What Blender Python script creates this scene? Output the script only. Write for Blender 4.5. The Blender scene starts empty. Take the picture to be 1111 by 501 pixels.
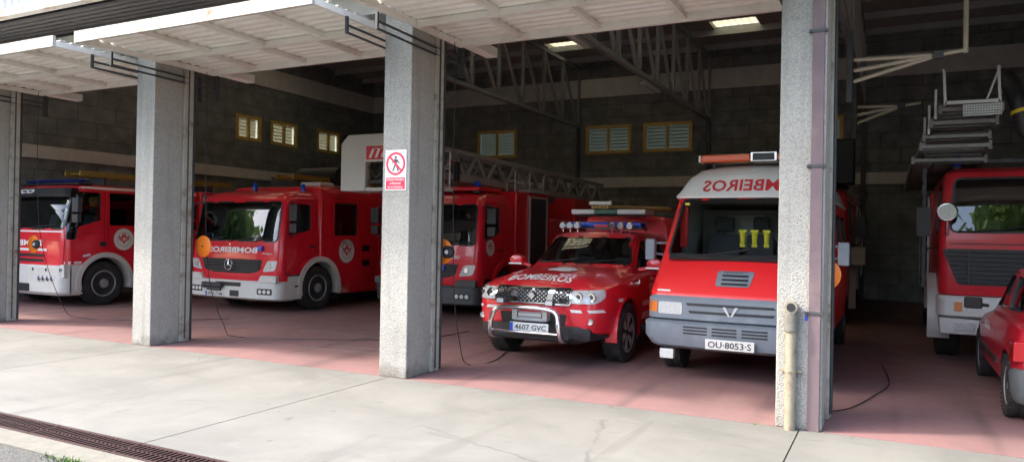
import bpy, bmesh, math, random
from math import sin, cos, pi, radians
from mathutils import Vector, Matrix
from mathutils.bvhtree import BVHTree
random.seed(7)
S = bpy.context.scene
C = S.collection
# ------------------------------------------------------------------ camera
H_EYE = 1.62
def basis(yaw, pit, rol):
    F = Vector((-sin(yaw)*cos(pit), cos(yaw)*cos(pit), sin(pit)))
    R = Vector((cos(yaw), sin(yaw), 0)); U = R.cross(F)
    return cos(rol)*R + sin(rol)*U, -sin(rol)*R + cos(rol)*U, F
cam = bpy.data.objects.new('camera', bpy.data.cameras.new('camera')); C.objects.link(cam)
R_, U_, F_ = basis(radians(27.136), radians(.287), radians(1.047))
cam.matrix_world = Matrix(((R_.x, U_.x, -F_.x, 0), (R_.y, U_.y, -F_.y, 0), (R_.z, U_.z, -F_.z, H_EYE), (0, 0, 0, 1)))
cam.data.sensor_width = 36; cam.data.lens = 803.59/1111*36; cam.data.clip_end = 500; cam.data.clip_start = .05
S.camera = cam
# ------------------------------------------------------------------ world, sun, exposure
SUN = Vector((.9, .456, -1.0)).normalized()          # direction the light travels
el = math.asin(-SUN.z); az = math.atan2(-SUN.x, -SUN.y)
w = bpy.data.worlds.new('World'); S.world = w; w.use_nodes = True
nt = w.node_tree; bg = nt.nodes['Background']
sky = nt.nodes.new('ShaderNodeTexSky'); sky.sky_type = 'NISHITA'; sky.sun_disc = False
sky.sun_elevation = el; sky.sun_rotation = az; sky.altitude = 100; sky.air_density = 1; sky.dust_density = 4
nt.links.new(sky.outputs[0], bg.inputs[0]); bg.inputs[1].default_value = .15
sun = bpy.data.objects.new('sun', bpy.data.lights.new('sun', 'SUN')); C.objects.link(sun)
sun.data.energy = 1.0; sun.data.angle = radians(4); sun.data.color = (1, .95, .87)
sun.rotation_euler = SUN.to_track_quat('-Z', 'Y').to_euler(); sun.location = (-20, -20, 30)
S.view_settings.view_transform = 'Standard'; S.view_settings.look = 'None'
S.view_settings.exposure = 2.55; S.view_settings.gamma = 1
S.render.engine = 'CYCLES'
S.cycles.max_bounces = 10; S.cycles.diffuse_bounces = 6; S.cycles.glossy_bounces = 4; S.cycles.transparent_max_bounces = 12
S.cycles.use_denoising = True; S.cycles.sample_clamp_indirect = 6; S.cycles.caustics_reflective = False

# ------------------------------------------------------------------ materials
def new_mat(name):
    m = bpy.data.materials.new(name); m.use_nodes = True
    return m, m.node_tree, m.node_tree.nodes['Principled BSDF']
def pm(name, col, rough=.5, metal=0, coat=0, var=0, scale=6, bump=0, bscale=60, dirt=None, dscale=2.5, damt=.5, spec=.5):
    """principled with noise variation, dirt patches and bump"""
    m, nt, b = new_mat(name)
    b.inputs['Roughness'].default_value = rough; b.inputs['Metallic'].default_value = metal
    b.inputs['Coat Weight'].default_value = coat; b.inputs['Coat Roughness'].default_value = .06
    b.inputs['Specular IOR Level'].default_value = spec
    N = nt.nodes.new; L = nt.links.new
    tc = N('ShaderNodeTexCoord'); out = None
    b.inputs['Base Color'].default_value = (*col, 1)
    if var or dirt:
        n1 = N('ShaderNodeTexNoise'); n1.inputs['Scale'].default_value = scale; n1.inputs['Detail'].default_value = 6; n1.inputs['Roughness'].default_value = .65
        L(tc.outputs['Object'], n1.inputs['Vector'])
        mx = N('ShaderNodeMix'); mx.data_type = 'RGBA'
        mr = N('ShaderNodeMapRange'); mr.inputs[1].default_value = .3; mr.inputs[2].default_value = .7
        L(n1.outputs[0], mr.inputs[0]); L(mr.outputs[0], mx.inputs[0])
        mx.inputs[6].default_value = (*[c*(1-var) for c in col], 1); mx.inputs[7].default_value = (*[min(1, c*(1+var)) for c in col], 1)
        out = mx.outputs[2]
        if dirt:
            n2 = N('ShaderNodeTexNoise'); n2.inputs['Scale'].default_value = dscale; n2.inputs['Detail'].default_value = 8; n2.inputs['Roughness'].default_value = .7
            L(tc.outputs['Object'], n2.inputs['Vector'])
            r2 = N('ShaderNodeMapRange'); r2.inputs[1].default_value = .5; r2.inputs[2].default_value = .72; r2.inputs[4].default_value = damt
            L(n2.outputs[0], r2.inputs[0])
            m2 = N('ShaderNodeMix'); m2.data_type = 'RGBA'; m2.inputs[7].default_value = (*dirt, 1)
            L(r2.outputs[0], m2.inputs[0]); L(out, m2.inputs[6]); out = m2.outputs[2]
        L(out, b.inputs['Base Color'])
    if bump:
        n3 = N('ShaderNodeTexNoise'); n3.inputs['Scale'].default_value = bscale; n3.inputs['Detail'].default_value = 4
        L(tc.outputs['Object'], n3.inputs['Vector'])
        bp = N('ShaderNodeBump'); bp.inputs['Strength'].default_value = bump; bp.inputs['Distance'].default_value = .02
        L(n3.outputs[0], bp.inputs['Height']); L(bp.outputs[0], b.inputs['Normal'])
    return m
M = {}
M['red'] = pm('red_paint', (.74, .014, .032), .28, coat=.6, var=.06, scale=3, dirt=(.30, .03, .03), dscale=2, damt=.35)
M['vanred'] = pm('van_red_paint', (.80, .016, .02), .4, coat=.35, var=.04, scale=3, dirt=(.5, .03, .03), dscale=3, damt=.3)
M['oldred'] = pm('old_truck_red_paint', (.62, .022, .035), .36, coat=.3, var=.1, scale=3, dirt=(.3, .05, .05), dscale=2, damt=.4)
M['carred'] = pm('dull_car_red', (.42, .012, .028), .35, coat=.4, var=.06, dirt=(.25, .03, .03), damt=.4)
M['white'] = pm('white_paint', (.72, .72, .69), .4, coat=.3, var=.04, dirt=(.45, .44, .40), dscale=3, damt=.35)
M['cream'] = pm('cream_white_plastic', (.66, .66, .62), .5, var=.04, dirt=(.42, .41, .38), dscale=4, damt=.3)
M['letter_white'] = pm('white_lettering', (.8, .8, .78), .5)
M['letter_red'] = pm('red_lettering', (.6, .03, .04), .5)
M['letter_dark'] = pm('dark_lettering', (.05, .05, .055), .5)
M['greybump'] = pm('grey_bumper_plastic', (.185, .22, .26), .55, var=.06, dirt=(.32, .34, .36), dscale=3, damt=.5)
M['carbump'] = pm('dark_grey_car_bumper', (.085, .10, .105), .5, var=.1)
M['black'] = pm('black_plastic', (.022, .023, .025), .45, var=.15)
M['darkgrey'] = pm('dark_grey_plastic', (.06, .065, .07), .5, var=.15)
M['interior'] = pm('dark_interior_trim', (.035, .035, .04), .7, var=.1)
M['vanlining'] = pm('pale_van_lining', (.36, .36, .34), .8, var=.08)
M['seat'] = pm('grey_seat_fabric', (.08, .08, .09), .9, var=.15, scale=20)
M['rubber'] = pm('tyre_rubber', (.025, .025, .026), .8, var=.2, dirt=(.09, .08, .075), dscale=6, damt=.5, bump=.3)
M['alu'] = pm('dull_aluminium', (.55, .56, .56), .42, metal=.35, var=.08)
M['ladderalu'] = pm('weathered_ladder_alloy', (.25, .255, .25), .5, metal=.3, var=.2, scale=5)
M['rim'] = pm('grey_wheel_metal', (.36, .37, .38), .45, metal=.25, var=.12, dirt=(.12, .11, .10), dscale=5, damt=.5)
M['chrome'] = pm('chrome', (.78, .78, .8), .12, metal=1)
M['steel'] = pm('dark_painted_steel', (.055, .06, .065), .55, metal=.2, var=.2)
M['truss'] = pm('grey_painted_truss', (.26, .27, .27), .55, var=.15)
M['galv'] = pm('grey_galvanised_steel', (.38, .39, .39), .55, metal=.15, var=.12)
M['beige'] = pm('beige_painted_pipe', (.46, .43, .35), .55, var=.08, dirt=(.25, .17, .1), dscale=6, damt=.4)
M['orange'] = pm('orange_plastic', (.95, .22, .015), .4, var=.05)
M['amber'] = pm('amber_lens', (.70, .09, .012), .15, coat=.5)
M['blue'] = pm('blue_lens', (.012, .07, .62), .15, coat=.6)
M['darkblue'] = pm('dark_blue_lens', (.008, .02, .22), .2, coat=.5)
M['bluecloth'] = pm('blue_cloth', (.03, .07, .28), .8, var=.25, scale=12)
M['yellow'] = pm('yellow_plastic', (.75, .62, .03), .5)
M['yladder'] = pm('yellow_ladder_paint', (.30, .21, .04), .55, var=.15, dirt=(.2, .14, .05), dscale=4)
M['wood'] = pm('light_wood', (.42, .27, .10), .6, var=.15)
M['woodframe'] = pm('varnished_window_wood', (.62, .40, .09), .5, var=.12)
M['green'] = pm('green_board', (.05, .16, .10), .5)
M['shutter'] = pm('dark_roller_shutter', (.07, .075, .08), .45, metal=.3, var=.1)
M['chair'] = M['seat']
M['plate'] = pm('number_plate_white', (.72, .73, .70), .4)
M['euro'] = pm('plate_blue', (.02, .08, .5), .4)
M['lens'] = pm('clear_lamp_lens', (.66, .67, .67), .15, metal=.1, coat=.9, var=.12, scale=30)
M['turn'] = pm('orange_lamp_lens', (.75, .2, .03), .2, coat=.5)
M['tail'] = pm('red_tail_lens', (.45, .01, .015), .15, coat=.7)
M['mirrorglass'] = pm('mirror_glass', (.8, .82, .84), .04, metal=1)
M['tubewhite'] = pm('white_lamp_cover', (.6, .6, .58), .4)
M['signred'] = pm('sign_red', (.75, .03, .08), .4)
M['signwhite'] = pm('sign_white', (.78, .78, .77), .35)
M['purple'] = pm('mauve_strip_paint', (.15, .105, .115), .65, var=.12, scale=4, dirt=(.24, .18, .16), dscale=3, damt=.6)
M['rustpipe'] = pm('weathered_pipe_paint', (.30, .265, .19), .65, var=.12, scale=9, dirt=(.13, .06, .03), dscale=13, damt=.9)
M['jamb'] = pm('weathered_cream_door_frame', (.42, .405, .345), .6, var=.1, scale=3, dirt=(.14, .07, .035), dscale=5.5, damt=1)
M['panel'] = pm('weathered_white_door_sheet', (.80, .79, .74), .5, var=.06, scale=2, dirt=(.46, .32, .2), dscale=1.3, damt=.5)
M['rusted'] = pm('white_steel_with_rust', (.48, .47, .43), .5, var=.08, scale=3, dirt=(.30, .12, .04), dscale=3.5, damt=1)
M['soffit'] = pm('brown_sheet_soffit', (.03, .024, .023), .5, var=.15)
M['fascia'] = pm('pale_grey_sheet', (.62, .63, .66), .5, var=.05)
M['roofsheet'] = pm('grey_roof_sheet', (.34, .34, .33), .7, var=.2)
M['conc'] = pm('band_concrete', (.60, .60, .56), .85, var=.12, scale=3, bump=.2, bscale=20)
M['basket'] = pm('grey_white_panel', (.62, .64, .61), .5, var=.04, dirt=(.42, .42, .38), dscale=3, damt=.3)
M['skin'] = M['beige']
def glass(name, tint=(.5, .55, .53), rough=.015, ior=1.75):
    m, nt, b = new_mat(name); nt.nodes.remove(b)
    N = nt.nodes.new; L = nt.links.new
    fr = N('ShaderNodeFresnel'); fr.inputs[0].default_value = ior
    tr = N('ShaderNodeBsdfTransparent'); tr.inputs[0].default_value = (*tint, 1)
    gl = N('ShaderNodeBsdfGlossy'); gl.inputs['Roughness'].default_value = rough; gl.inputs[0].default_value = (.95, .97, 1, 1)
    mx = N('ShaderNodeMixShader'); ge = N('ShaderNodeNewGeometry'); mf = N('ShaderNodeMath'); mf.operation = 'MULTIPLY'; iv = N('ShaderNodeMath'); iv.operation = 'SUBTRACT'; iv.inputs[0].default_value = 1; L(ge.outputs['Backfacing'], iv.inputs[1]); L(fr.outputs[0], mf.inputs[0]); L(iv.outputs[0], mf.inputs[1]); L(mf.outputs[0], mx.inputs[0]); L(tr.outputs[0], mx.inputs[1]); L(gl.outputs[0], mx.inputs[2])
    L(mx.outputs[0], nt.nodes['Material Output'].inputs[0])
    return m
M['glass'] = glass('window_glass'); M['darkglass'] = glass('tinted_glass', (.25, .27, .27), ior=1.75)
M['clearglass'] = glass('clear_glass', (.75, .8, .78))

def wall_mat():
    m, nt, b = new_mat('split_block_wall'); N = nt.nodes.new; L = nt.links.new
    tc = N('ShaderNodeTexCoord'); sp = N('ShaderNodeSeparateXYZ'); L(tc.outputs['Object'], sp.inputs[0])
    ad = N('ShaderNodeMath'); ad.operation = 'ADD'; L(sp.outputs[0], ad.inputs[0]); L(sp.outputs[1], ad.inputs[1])
    cb = N('ShaderNodeCombineXYZ'); L(ad.outputs[0], cb.inputs[0]); L(sp.outputs[2], cb.inputs[1])
    br = N('ShaderNodeTexBrick'); L(cb.outputs[0], br.inputs[0]); br.inputs['Scale'].default_value = 1
    br.inputs['Brick Width'].default_value = 1.0; br.inputs['Row Height'].default_value = .42; br.inputs['Mortar Size'].default_value = .018; br.inputs['Mortar Smooth'].default_value = .3
    br.inputs[1].default_value = (.225, .24, .225, 1); br.inputs[2].default_value = (.195, .21, .198, 1); br.inputs[3].default_value = (.15, .158, .148, 1)
    n = N('ShaderNodeTexNoise'); n.inputs['Scale'].default_value = 3; n.inputs['Detail'].default_value = 8; L(tc.outputs['Object'], n.inputs[0])
    mx = N('ShaderNodeMix'); mx.data_type = 'RGBA'; mx.blend_type = 'MULTIPLY'; mx.inputs[0].default_value = .8
    mr = N('ShaderNodeMapRange'); mr.inputs[1].default_value = .3; mr.inputs[2].default_value = .7; mr.inputs[3].default_value = .6; mr.inputs[4].default_value = 1.25
    L(n.outputs[0], mr.inputs[0]); L(br.outputs[0], mx.inputs[6]); L(mr.outputs[0], mx.inputs[7]); L(mx.outputs[2], b.inputs['Base Color'])
    n2 = N('ShaderNodeTexNoise'); n2.inputs['Scale'].default_value = 14; n2.inputs['Detail'].default_value = 6; L(tc.outputs['Object'], n2.inputs[0])
    a2 = N('ShaderNodeMath'); a2.operation = 'SUBTRACT'; L(n2.outputs[0], a2.inputs[0]); L(br.outputs[1], a2.inputs[1])
    bp = N('ShaderNodeBump'); bp.inputs['Strength'].default_value = .8; bp.inputs['Distance'].default_value = .05; L(a2.outputs[0], bp.inputs['Height']); L(bp.outputs[0], b.inputs['Normal'])
    b.inputs['Roughness'].default_value = .9
    return m
M['wall'] = wall_mat()
def column_mat():
    m, nt, b = new_mat('pebble_render_column'); N = nt.nodes.new; L = nt.links.new
    tc = N('ShaderNodeTexCoord')
    v = N('ShaderNodeTexVoronoi'); v.inputs['Scale'].default_value = 75; L(tc.outputs['Object'], v.inputs[0])
    cr = N('ShaderNodeValToRGB'); cr.color_ramp.elements[0].color = (.42, .41, .372, 1); cr.color_ramp.elements[1].color = (.32, .314, .285, 1)
    cr.color_ramp.elements[0].position = .35; cr.color_ramp.elements[1].position = .8; L(v.outputs[0], cr.inputs[0])
    v2 = N('ShaderNodeTexVoronoi'); v2.inputs['Scale'].default_value = 60; L(tc.outputs['Object'], v2.inputs[0])
    sep = N('ShaderNodeSeparateColor'); L(v2.outputs['Color'], sep.inputs[0])
    mx0 = N('ShaderNodeMix'); mx0.data_type = 'RGBA'; r0 = N('ShaderNodeMapRange'); r0.inputs[1].default_value = .75; r0.inputs[2].default_value = 1; r0.inputs[4].default_value = .45
    L(sep.outputs[0], r0.inputs[0]); L(r0.outputs[0], mx0.inputs[0]); L(cr.outputs[0], mx0.inputs[6]); mx0.inputs[7].default_value = (.22, .225, .23, 1)
    n = N('ShaderNodeTexNoise'); n.inputs['Scale'].default_value = 1.6; n.inputs['Detail'].default_value = 8; n.inputs['Roughness'].default_value = .7; L(tc.outputs['Object'], n.inputs[0])
    mr = N('ShaderNodeMapRange'); mr.inputs[1].default_value = .48; mr.inputs[2].default_value = .75; mr.inputs[4].default_value = .4; L(n.outputs[0], mr.inputs[0])
    mx = N('ShaderNodeMix'); mx.data_type = 'RGBA'; L(mr.outputs[0], mx.inputs[0]); L(mx0.outputs[2], mx.inputs[6]); mx.inputs[7].default_value = (.20, .188, .16, 1)
    mp = N('ShaderNodeMapping'); mp.inputs['Scale'].default_value = (9, 9, .45); L(tc.outputs['Object'], mp.inputs[0])
    ns = N('ShaderNodeTexNoise'); ns.inputs['Scale'].default_value = 1; ns.inputs['Detail'].default_value = 6; L(mp.outputs[0], ns.inputs[0])
    rs_ = N('ShaderNodeMapRange'); rs_.inputs[1].default_value = .52; rs_.inputs[2].default_value = .72; rs_.inputs[4].default_value = .45; L(ns.outputs[0], rs_.inputs[0])
    ms = N('ShaderNodeMix'); ms.data_type = 'RGBA'; L(rs_.outputs[0], ms.inputs[0]); L(mx.outputs[2], ms.inputs[6]); ms.inputs[7].default_value = (.19, .18, .155, 1)
    sp = N('ShaderNodeSeparateXYZ'); L(tc.outputs['Object'], sp.inputs[0]); nb = N('ShaderNodeTexNoise'); nb.inputs['Scale'].default_value = 7; nb.inputs['Detail'].default_value = 8; L(tc.outputs['Object'], nb.inputs[0])
    mb_ = N('ShaderNodeMath'); mb_.operation = 'MULTIPLY_ADD'; mb_.inputs[1].default_value = -2.2; mb_.inputs[2].default_value = .25; L(sp.outputs[2], mb_.inputs[0])
    ma = N('ShaderNodeMath'); ma.operation = 'ADD'; L(mb_.outputs[0], ma.inputs[0]); L(nb.outputs[0], ma.inputs[1])
    rb2 = N('ShaderNodeMapRange'); rb2.inputs[1].default_value = .45; rb2.inputs[2].default_value = .8; rb2.inputs[4].default_value = .8; L(ma.outputs[0], rb2.inputs[0])
    md = N('ShaderNodeMix'); md.data_type = 'RGBA'; L(rb2.outputs[0], md.inputs[0]); L(ms.outputs[2], md.inputs[6]); md.inputs[7].default_value = (.15, .135, .11, 1)
    L(md.outputs[2], b.inputs['Base Color']); b.inputs['Roughness'].default_value = .9
    bp = N('ShaderNodeBump'); bp.inputs['Strength'].default_value = .7; bp.inputs['Distance'].default_value = .008; bp.invert = True
    L(v.outputs[0], bp.inputs['Height']); L(bp.outputs[0], b.inputs['Normal'])
    return m
M['column'] = column_mat()
def apron_mat():
    m, nt, b = new_mat('worn_concrete_slab'); N = nt.nodes.new; L = nt.links.new
    tc = N('ShaderNodeTexCoord')
    def noise(sc, d=8, r=.65, dist=0, vec=None):
        n = N('ShaderNodeTexNoise'); n.inputs['Scale'].default_value = sc; n.inputs['Detail'].default_value = d; n.inputs['Roughness'].default_value = r; n.inputs['Distortion'].default_value = dist
        L(vec or tc.outputs['Object'], n.inputs[0]); return n
    def ramp(src, a, b_, lo, hi):
        r = N('ShaderNodeMapRange'); r.inputs[1].default_value = a; r.inputs[2].default_value = b_; r.inputs[3].default_value = lo; r.inputs[4].default_value = hi; L(src, r.inputs[0]); return r.outputs[0]
    def mix(f, a, c):
        x = N('ShaderNodeMix'); x.data_type = 'RGBA'; L(f, x.inputs[0])
        if isinstance(a, tuple): x.inputs[6].default_value = a
        else: L(a, x.inputs[6])
        x.inputs[7].default_value = c; return x.outputs[2]
    c = mix(ramp(noise(.9, 8, .6, .4).outputs[0], .35, .68, 0, 1), (.19, .188, .17, 1), (.135, .134, .122, 1))
    mp = N('ShaderNodeMapping'); mp.inputs['Scale'].default_value = (.5, 1.6, 1); L(tc.outputs['Object'], mp.inputs[0])
    c = mix(ramp(noise(1.3, 10, .75, 1.2, mp.outputs[0]).outputs[0], .55, .7, 0, .6), c, (.105, .105, .097, 1))
    c = mix(ramp(noise(1.4, 14, .8, .5).outputs[0], .60, .70, 0, .75), c, (.085, .083, .075, 1))
    c = mix(ramp(noise(1.9, 10, .7, .8).outputs[0], .58, .74, 0, .7), c, (.215, .213, .195, 1))
    c = mix(ramp(noise(60, 4).outputs[0], .55, .8, 0, .5), c, (.17, .17, .155, 1))
    mt = N('ShaderNodeMapping'); mt.inputs['Scale'].default_value = (3.2, .22, 1); mt.inputs['Rotation'].default_value = (0, 0, .12); L(tc.outputs['Object'], mt.inputs[0])
    c = mix(ramp(noise(1.0, 6, .6, .3, mt.outputs[0]).outputs[0], .60, .72, 0, .38), c, (.085, .082, .076, 1))
    c = mix(ramp(noise(5.5, 3, .5, .2).outputs[0], .70, .76, 0, .5), c, (.07, .066, .058, 1))
    mk = N('ShaderNodeTexVoronoi'); mk.feature = 'DISTANCE_TO_EDGE'; mk.inputs['Scale'].default_value = .42
    nz = noise(1.1, 8, .7); vm = N('ShaderNodeMix'); vm.data_type = 'RGBA'; vm.inputs[0].default_value = .25; L(tc.outputs['Object'], vm.inputs[6]); L(nz.outputs['Color'], vm.inputs[7]); L(vm.outputs[2], mk.inputs[0])
    lim = N('ShaderNodeMath'); lim.operation = 'MULTIPLY'; L(ramp(mk.outputs[0], 0, .006, .55, 0), lim.inputs[0]); L(ramp(noise(.5, 3).outputs[0], .5, .56, 0, 1), lim.inputs[1])
    c = mix(lim.outputs[0], c, (.07, .066, .058, 1))
    L(c, b.inputs['Base Color']); b.inputs['Roughness'].default_value = .85
    bp = N('ShaderNodeBump'); bp.inputs['Strength'].default_value = .25; bp.inputs['Distance'].default_value = .01
    L(noise(35, 8).outputs[0], bp.inputs['Height']); L(bp.outputs[0], b.inputs['Normal'])
    return m
M['apron'] = apron_mat()
def floor_mat():
    m, nt, b = new_mat('red_painted_floor'); N = nt.nodes.new; L = nt.links.new
    tc = N('ShaderNodeTexCoord')
    def noise(sc, d=8, r=.65, dist=0):
        n = N('ShaderNodeTexNoise'); n.inputs['Scale'].default_value = sc; n.inputs['Detail'].default_value = d; n.inputs['Roughness'].default_value = r; n.inputs['Distortion'].default_value = dist
        L(tc.outputs['Object'], n.inputs[0]); return n
    def ramp(src, a, b_, lo, hi):
        r = N('ShaderNodeMapRange'); r.inputs[1].default_value = a; r.inputs[2].default_value = b_; r.inputs[3].default_value = lo; r.inputs[4].default_value = hi; L(src, r.inputs[0]); return r.outputs[0]
    def mix(f, a, c):
        x = N('ShaderNodeMix'); x.data_type = 'RGBA'; L(f, x.inputs[0])
        if isinstance(a, tuple): x.inputs[6].default_value = a
        else: L(a, x.inputs[6])
        x.inputs[7].default_value = c; return x.outputs[2]
    c = mix(ramp(noise(.8, 8, .6, .5).outputs[0], .35, .7, 0, 1), (.28, .155, .148, 1), (.225, .138, .133, 1))
    c = mix(ramp(noise(1.7, 10, .75, 1).outputs[0], .56, .72, 0, .55), c, (.14, .105, .105, 1))
    c = mix(ramp(noise(2.6, 10, .7, .4).outputs[0], .6, .78, 0, .6), c, (.36, .25, .235, 1))
    mt = N('ShaderNodeMapping'); mt.inputs['Scale'].default_value = (3.0, .18, 1); L(tc.outputs['Object'], mt.inputs[0])
    n9 = N('ShaderNodeTexNoise'); n9.inputs['Scale'].default_value = 1; n9.inputs['Detail'].default_value = 7; L(mt.outputs[0], n9.inputs[0])
    c = mix(ramp(n9.outputs[0], .54, .70, 0, .55), c, (.095, .07, .07, 1))
    c = mix(ramp(noise(9, 6, .7).outputs[0], .66, .74, 0, .5), c, (.36, .30, .28, 1))
    L(c, b.inputs['Base Color']); b.inputs['Specular IOR Level'].default_value = .5
    L(ramp(noise(2.2).outputs[0], .3, .7, .42, .68), b.inputs['Roughness'])
    return m
M['floor'] = floor_mat()
M['asphalt'] = pm('grey_asphalt', (.085, .086, .08), .9, var=.35, scale=45, bump=.8, bscale=50, dirt=(.15, .15, .135), dscale=2, damt=.7)
M['kerb'] = pm('kerb_concrete', (.165, .16, .135), .9, var=.12, scale=8, dirt=(.22, .2, .16), dscale=4, damt=.6, bump=.3)
M['grate'] = pm('rusty_drain_iron', (.05, .024, .022), .6, metal=.2, var=.25, scale=8)
M['crack'] = pm('dark_joint', (.10, .095, .085), .9)
M['grass'] = pm('weed_green', (.12, .22, .04), .7, var=.3)
M['leaf'] = None
M['plaster'] = pm('pale_plaster', (.5, .46, .40), .8, var=.1)
def translucent(name, col):
    m, nt, b = new_mat(name); N = nt.nodes.new; L = nt.links.new
    t = N('ShaderNodeBsdfTranslucent'); t.inputs[0].default_value = (*col, 1); d = N('ShaderNodeBsdfDiffuse'); d.inputs[0].default_value = (*col, 1)
    mx = N('ShaderNodeMixShader'); mx.inputs[0].default_value = .6; L(d.outputs[0], mx.inputs[1]); L(t.outputs[0], mx.inputs[2]); L(mx.outputs[0], nt.nodes['Material Output'].inputs[0]); nt.nodes.remove(b)
    return m
M['blind'] = translucent('pale_blind', (.52, .49, .41)); M['leaf'] = translucent('tree_leaf', (.20, .30, .09)); M['seen_or_fill_skylight'] = translucent('yellowed_skylight_sheet', (.76, .72, .58))

# ------------------------------------------------------------------ mesh helpers
class MB:
    def __init__(s): s.bm = bmesh.new()
    def _m(s, vs, mi):
        if mi:
            for f in {f for v in vs for f in v.link_faces}: f.material_index = mi
    def box(s, a, b, mi=0, rot=None, piv=None):
        c = [(a[i]+b[i])/2 for i in range(3)]; d = [abs(b[i]-a[i]) for i in range(3)]
        vs = bmesh.ops.create_cube(s.bm, size=1)['verts']
        Mx = Matrix.Translation(c) @ (rot.to_4x4() if rot else Matrix()) @ Matrix.Diagonal((*d, 1))
        bmesh.ops.transform(s.bm, matrix=Mx, verts=vs); s._m(vs, mi); return s
    def cyl(s, p0, p1, r, r2=None, n=16, mi=0, cap=True):
        p0, p1 = Vector(p0), Vector(p1); d = p1-p0
        vs = bmesh.ops.create_cone(s.bm, cap_ends=cap, segments=n, radius1=r, radius2=r if r2 is None else r2, depth=d.length)['verts']
        Mx = Matrix.Translation((p0+p1)/2) @ d.to_track_quat('Z', 'Y').to_matrix().to_4x4()
        bmesh.ops.transform(s.bm, matrix=Mx, verts=vs); s._m(vs, mi); return s
    def bar(s, p0, p1, a, b, mi=0):
        p0, p1 = Vector(p0), Vector(p1); d = p1-p0
        vs = bmesh.ops.create_cube(s.bm, size=1)['verts']
        Mx = Matrix.Translation((p0+p1)/2) @ d.to_track_quat('Z', 'Y').to_matrix().to_4x4() @ Matrix.Diagonal((a, b, d.length, 1))
        bmesh.ops.transform(s.bm, matrix=Mx, verts=vs); s._m(vs, mi); return s
    def tube(s, pts, r, n=10, mi=0, smooth=3):
        P = [Vector(p) for p in pts]
        if smooth and len(P) > 2:
            Q = []
            for i in range(len(P)-1):
                a, b, c, d = P[max(i-1, 0)], P[i], P[i+1], P[min(i+2, len(P)-1)]
                for k in range(smooth):
                    t = k/smooth
                    Q.append(.5*((2*b)+(-a+c)*t+(2*a-5*b+4*c-d)*t*t+(-a+3*b-3*c+d)*t**3))
            Q.append(P[-1]); P = Q
        rings = []; up = Vector((.13, .21, .97))
        for i, p in enumerate(P):
            d = (P[min(i+1, len(P)-1)]-P[max(i-1, 0)]).normalized()
            x = d.cross(up)
            if x.length < .05: x = d.cross(Vector((1, 0, 0)))
            x.normalize(); y = d.cross(x)
            rings.append([s.bm.verts.new(p+r*(cos(a)*x+sin(a)*y)) for a in [2*pi*k/n for k in range(n)]])
        fs = []
        for A, B in zip(rings, rings[1:]):
            for k in range(n): fs.append(s.bm.faces.new((A[k], A[(k+1) % n], B[(k+1) % n], B[k])))
        fs.append(s.bm.faces.new(rings[0][::-1])); fs.append(s.bm.faces.new(rings[-1]))
        for f in fs: f.material_index = mi
        return s
    def lathe(s, prof, c, axis='X', n=32, mi=0, sgn=1):
        """prof: list of (along, radius)"""
        rings = []
        for a, r in prof:
            ring = []
            for k in range(n):
                t = 2*pi*k/n
                v = (a*sgn, r*cos(t), r*sin(t)) if axis == 'X' else ((r*cos(t), a*sgn, r*sin(t)) if axis == 'Y' else (r*cos(t), r*sin(t), a*sgn))
                ring.append(s.bm.verts.new(Vector(c)+Vector(v)))
            rings.append(ring)
        for A, B in zip(rings, rings[1:]):
            for k in range(n):
                f = s.bm.faces.new((A[k], A[(k+1) % n], B[(k+1) % n], B[k])); f.material_index = mi
        for R in (rings[0], rings[-1]):
            f = s.bm.faces.new(R); f.material_index = mi
        return s
    def prism(s, poly, axis, lo, hi, mi=0):
        def P(a, b, t): return {'X': (t, a, b), 'Y': (a, t, b), 'Z': (a, b, t)}[axis]
        A = [s.bm.verts.new(P(a, b, lo)) for a, b in poly]; B = [s.bm.verts.new(P(a, b, hi)) for a, b in poly]
        n = len(poly); fs = [s.bm.faces.new(A), s.bm.faces.new(B[::-1])]
        for k in range(n): fs.append(s.bm.faces.new((A[k], B[k], B[(k+1) % n], A[(k+1) % n])))
        for f in fs: f.material_index = mi
        return s
    def mesh(s, name, smooth=None):
        bmesh.ops.recalc_face_normals(s.bm, faces=s.bm.faces)
        me = bpy.data.meshes.new(name); s.bm.to_mesh(me); s.bm.free()
        if smooth: shade(me, smooth)
        return me
def shade(me, ang=40):
    me.polygons.foreach_set('use_smooth', [True]*len(me.polygons))
    me.set_sharp_from_angle(angle=radians(ang)); me.update()
def link(name, me, mats, parent=None, smooth=None, bevel=0, loc=None):
    if isinstance(me, MB): me = me.mesh(name, smooth)
    o = bpy.data.objects.new(name, me); C.objects.link(o)
    for m in (mats if isinstance(mats, (list, tuple)) else [mats]):
        me.materials.append(M[m] if isinstance(m, str) else m)
    if parent: o.parent = parent
    if loc: o.location = loc
    if bevel:
        b = o.modifiers.new('bevel', 'BEVEL'); b.width = bevel; b.segments = 2; b.limit_method = 'ANGLE'; b.angle_limit = radians(50)
        o.data.polygons.foreach_set('use_smooth', [True]*len(o.data.polygons)); b.harden_normals = True
        if bevel > 0: o.data.set_sharp_from_angle(angle=radians(35))
    return o
def thing(name, label, cat, loc=(0, 0, 0), rz=0, group=None):
    o = bpy.data.objects.new(name, None); C.objects.link(o); o.location = loc; o.rotation_euler = (0, 0, rz)
    o.empty_display_size = .3; o['label'] = label; o['category'] = cat
    if group: o['group'] = group
    return o
def tag(o, label, cat, group=None, kind=None):
    o['label'] = label; o['category'] = cat
    if group: o['group'] = group
    if kind: o['kind'] = kind
    return o
def struct(name, mb, m, **k):
    o = link(name, mb, m, **k); o['kind'] = 'structure'; return o
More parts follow.
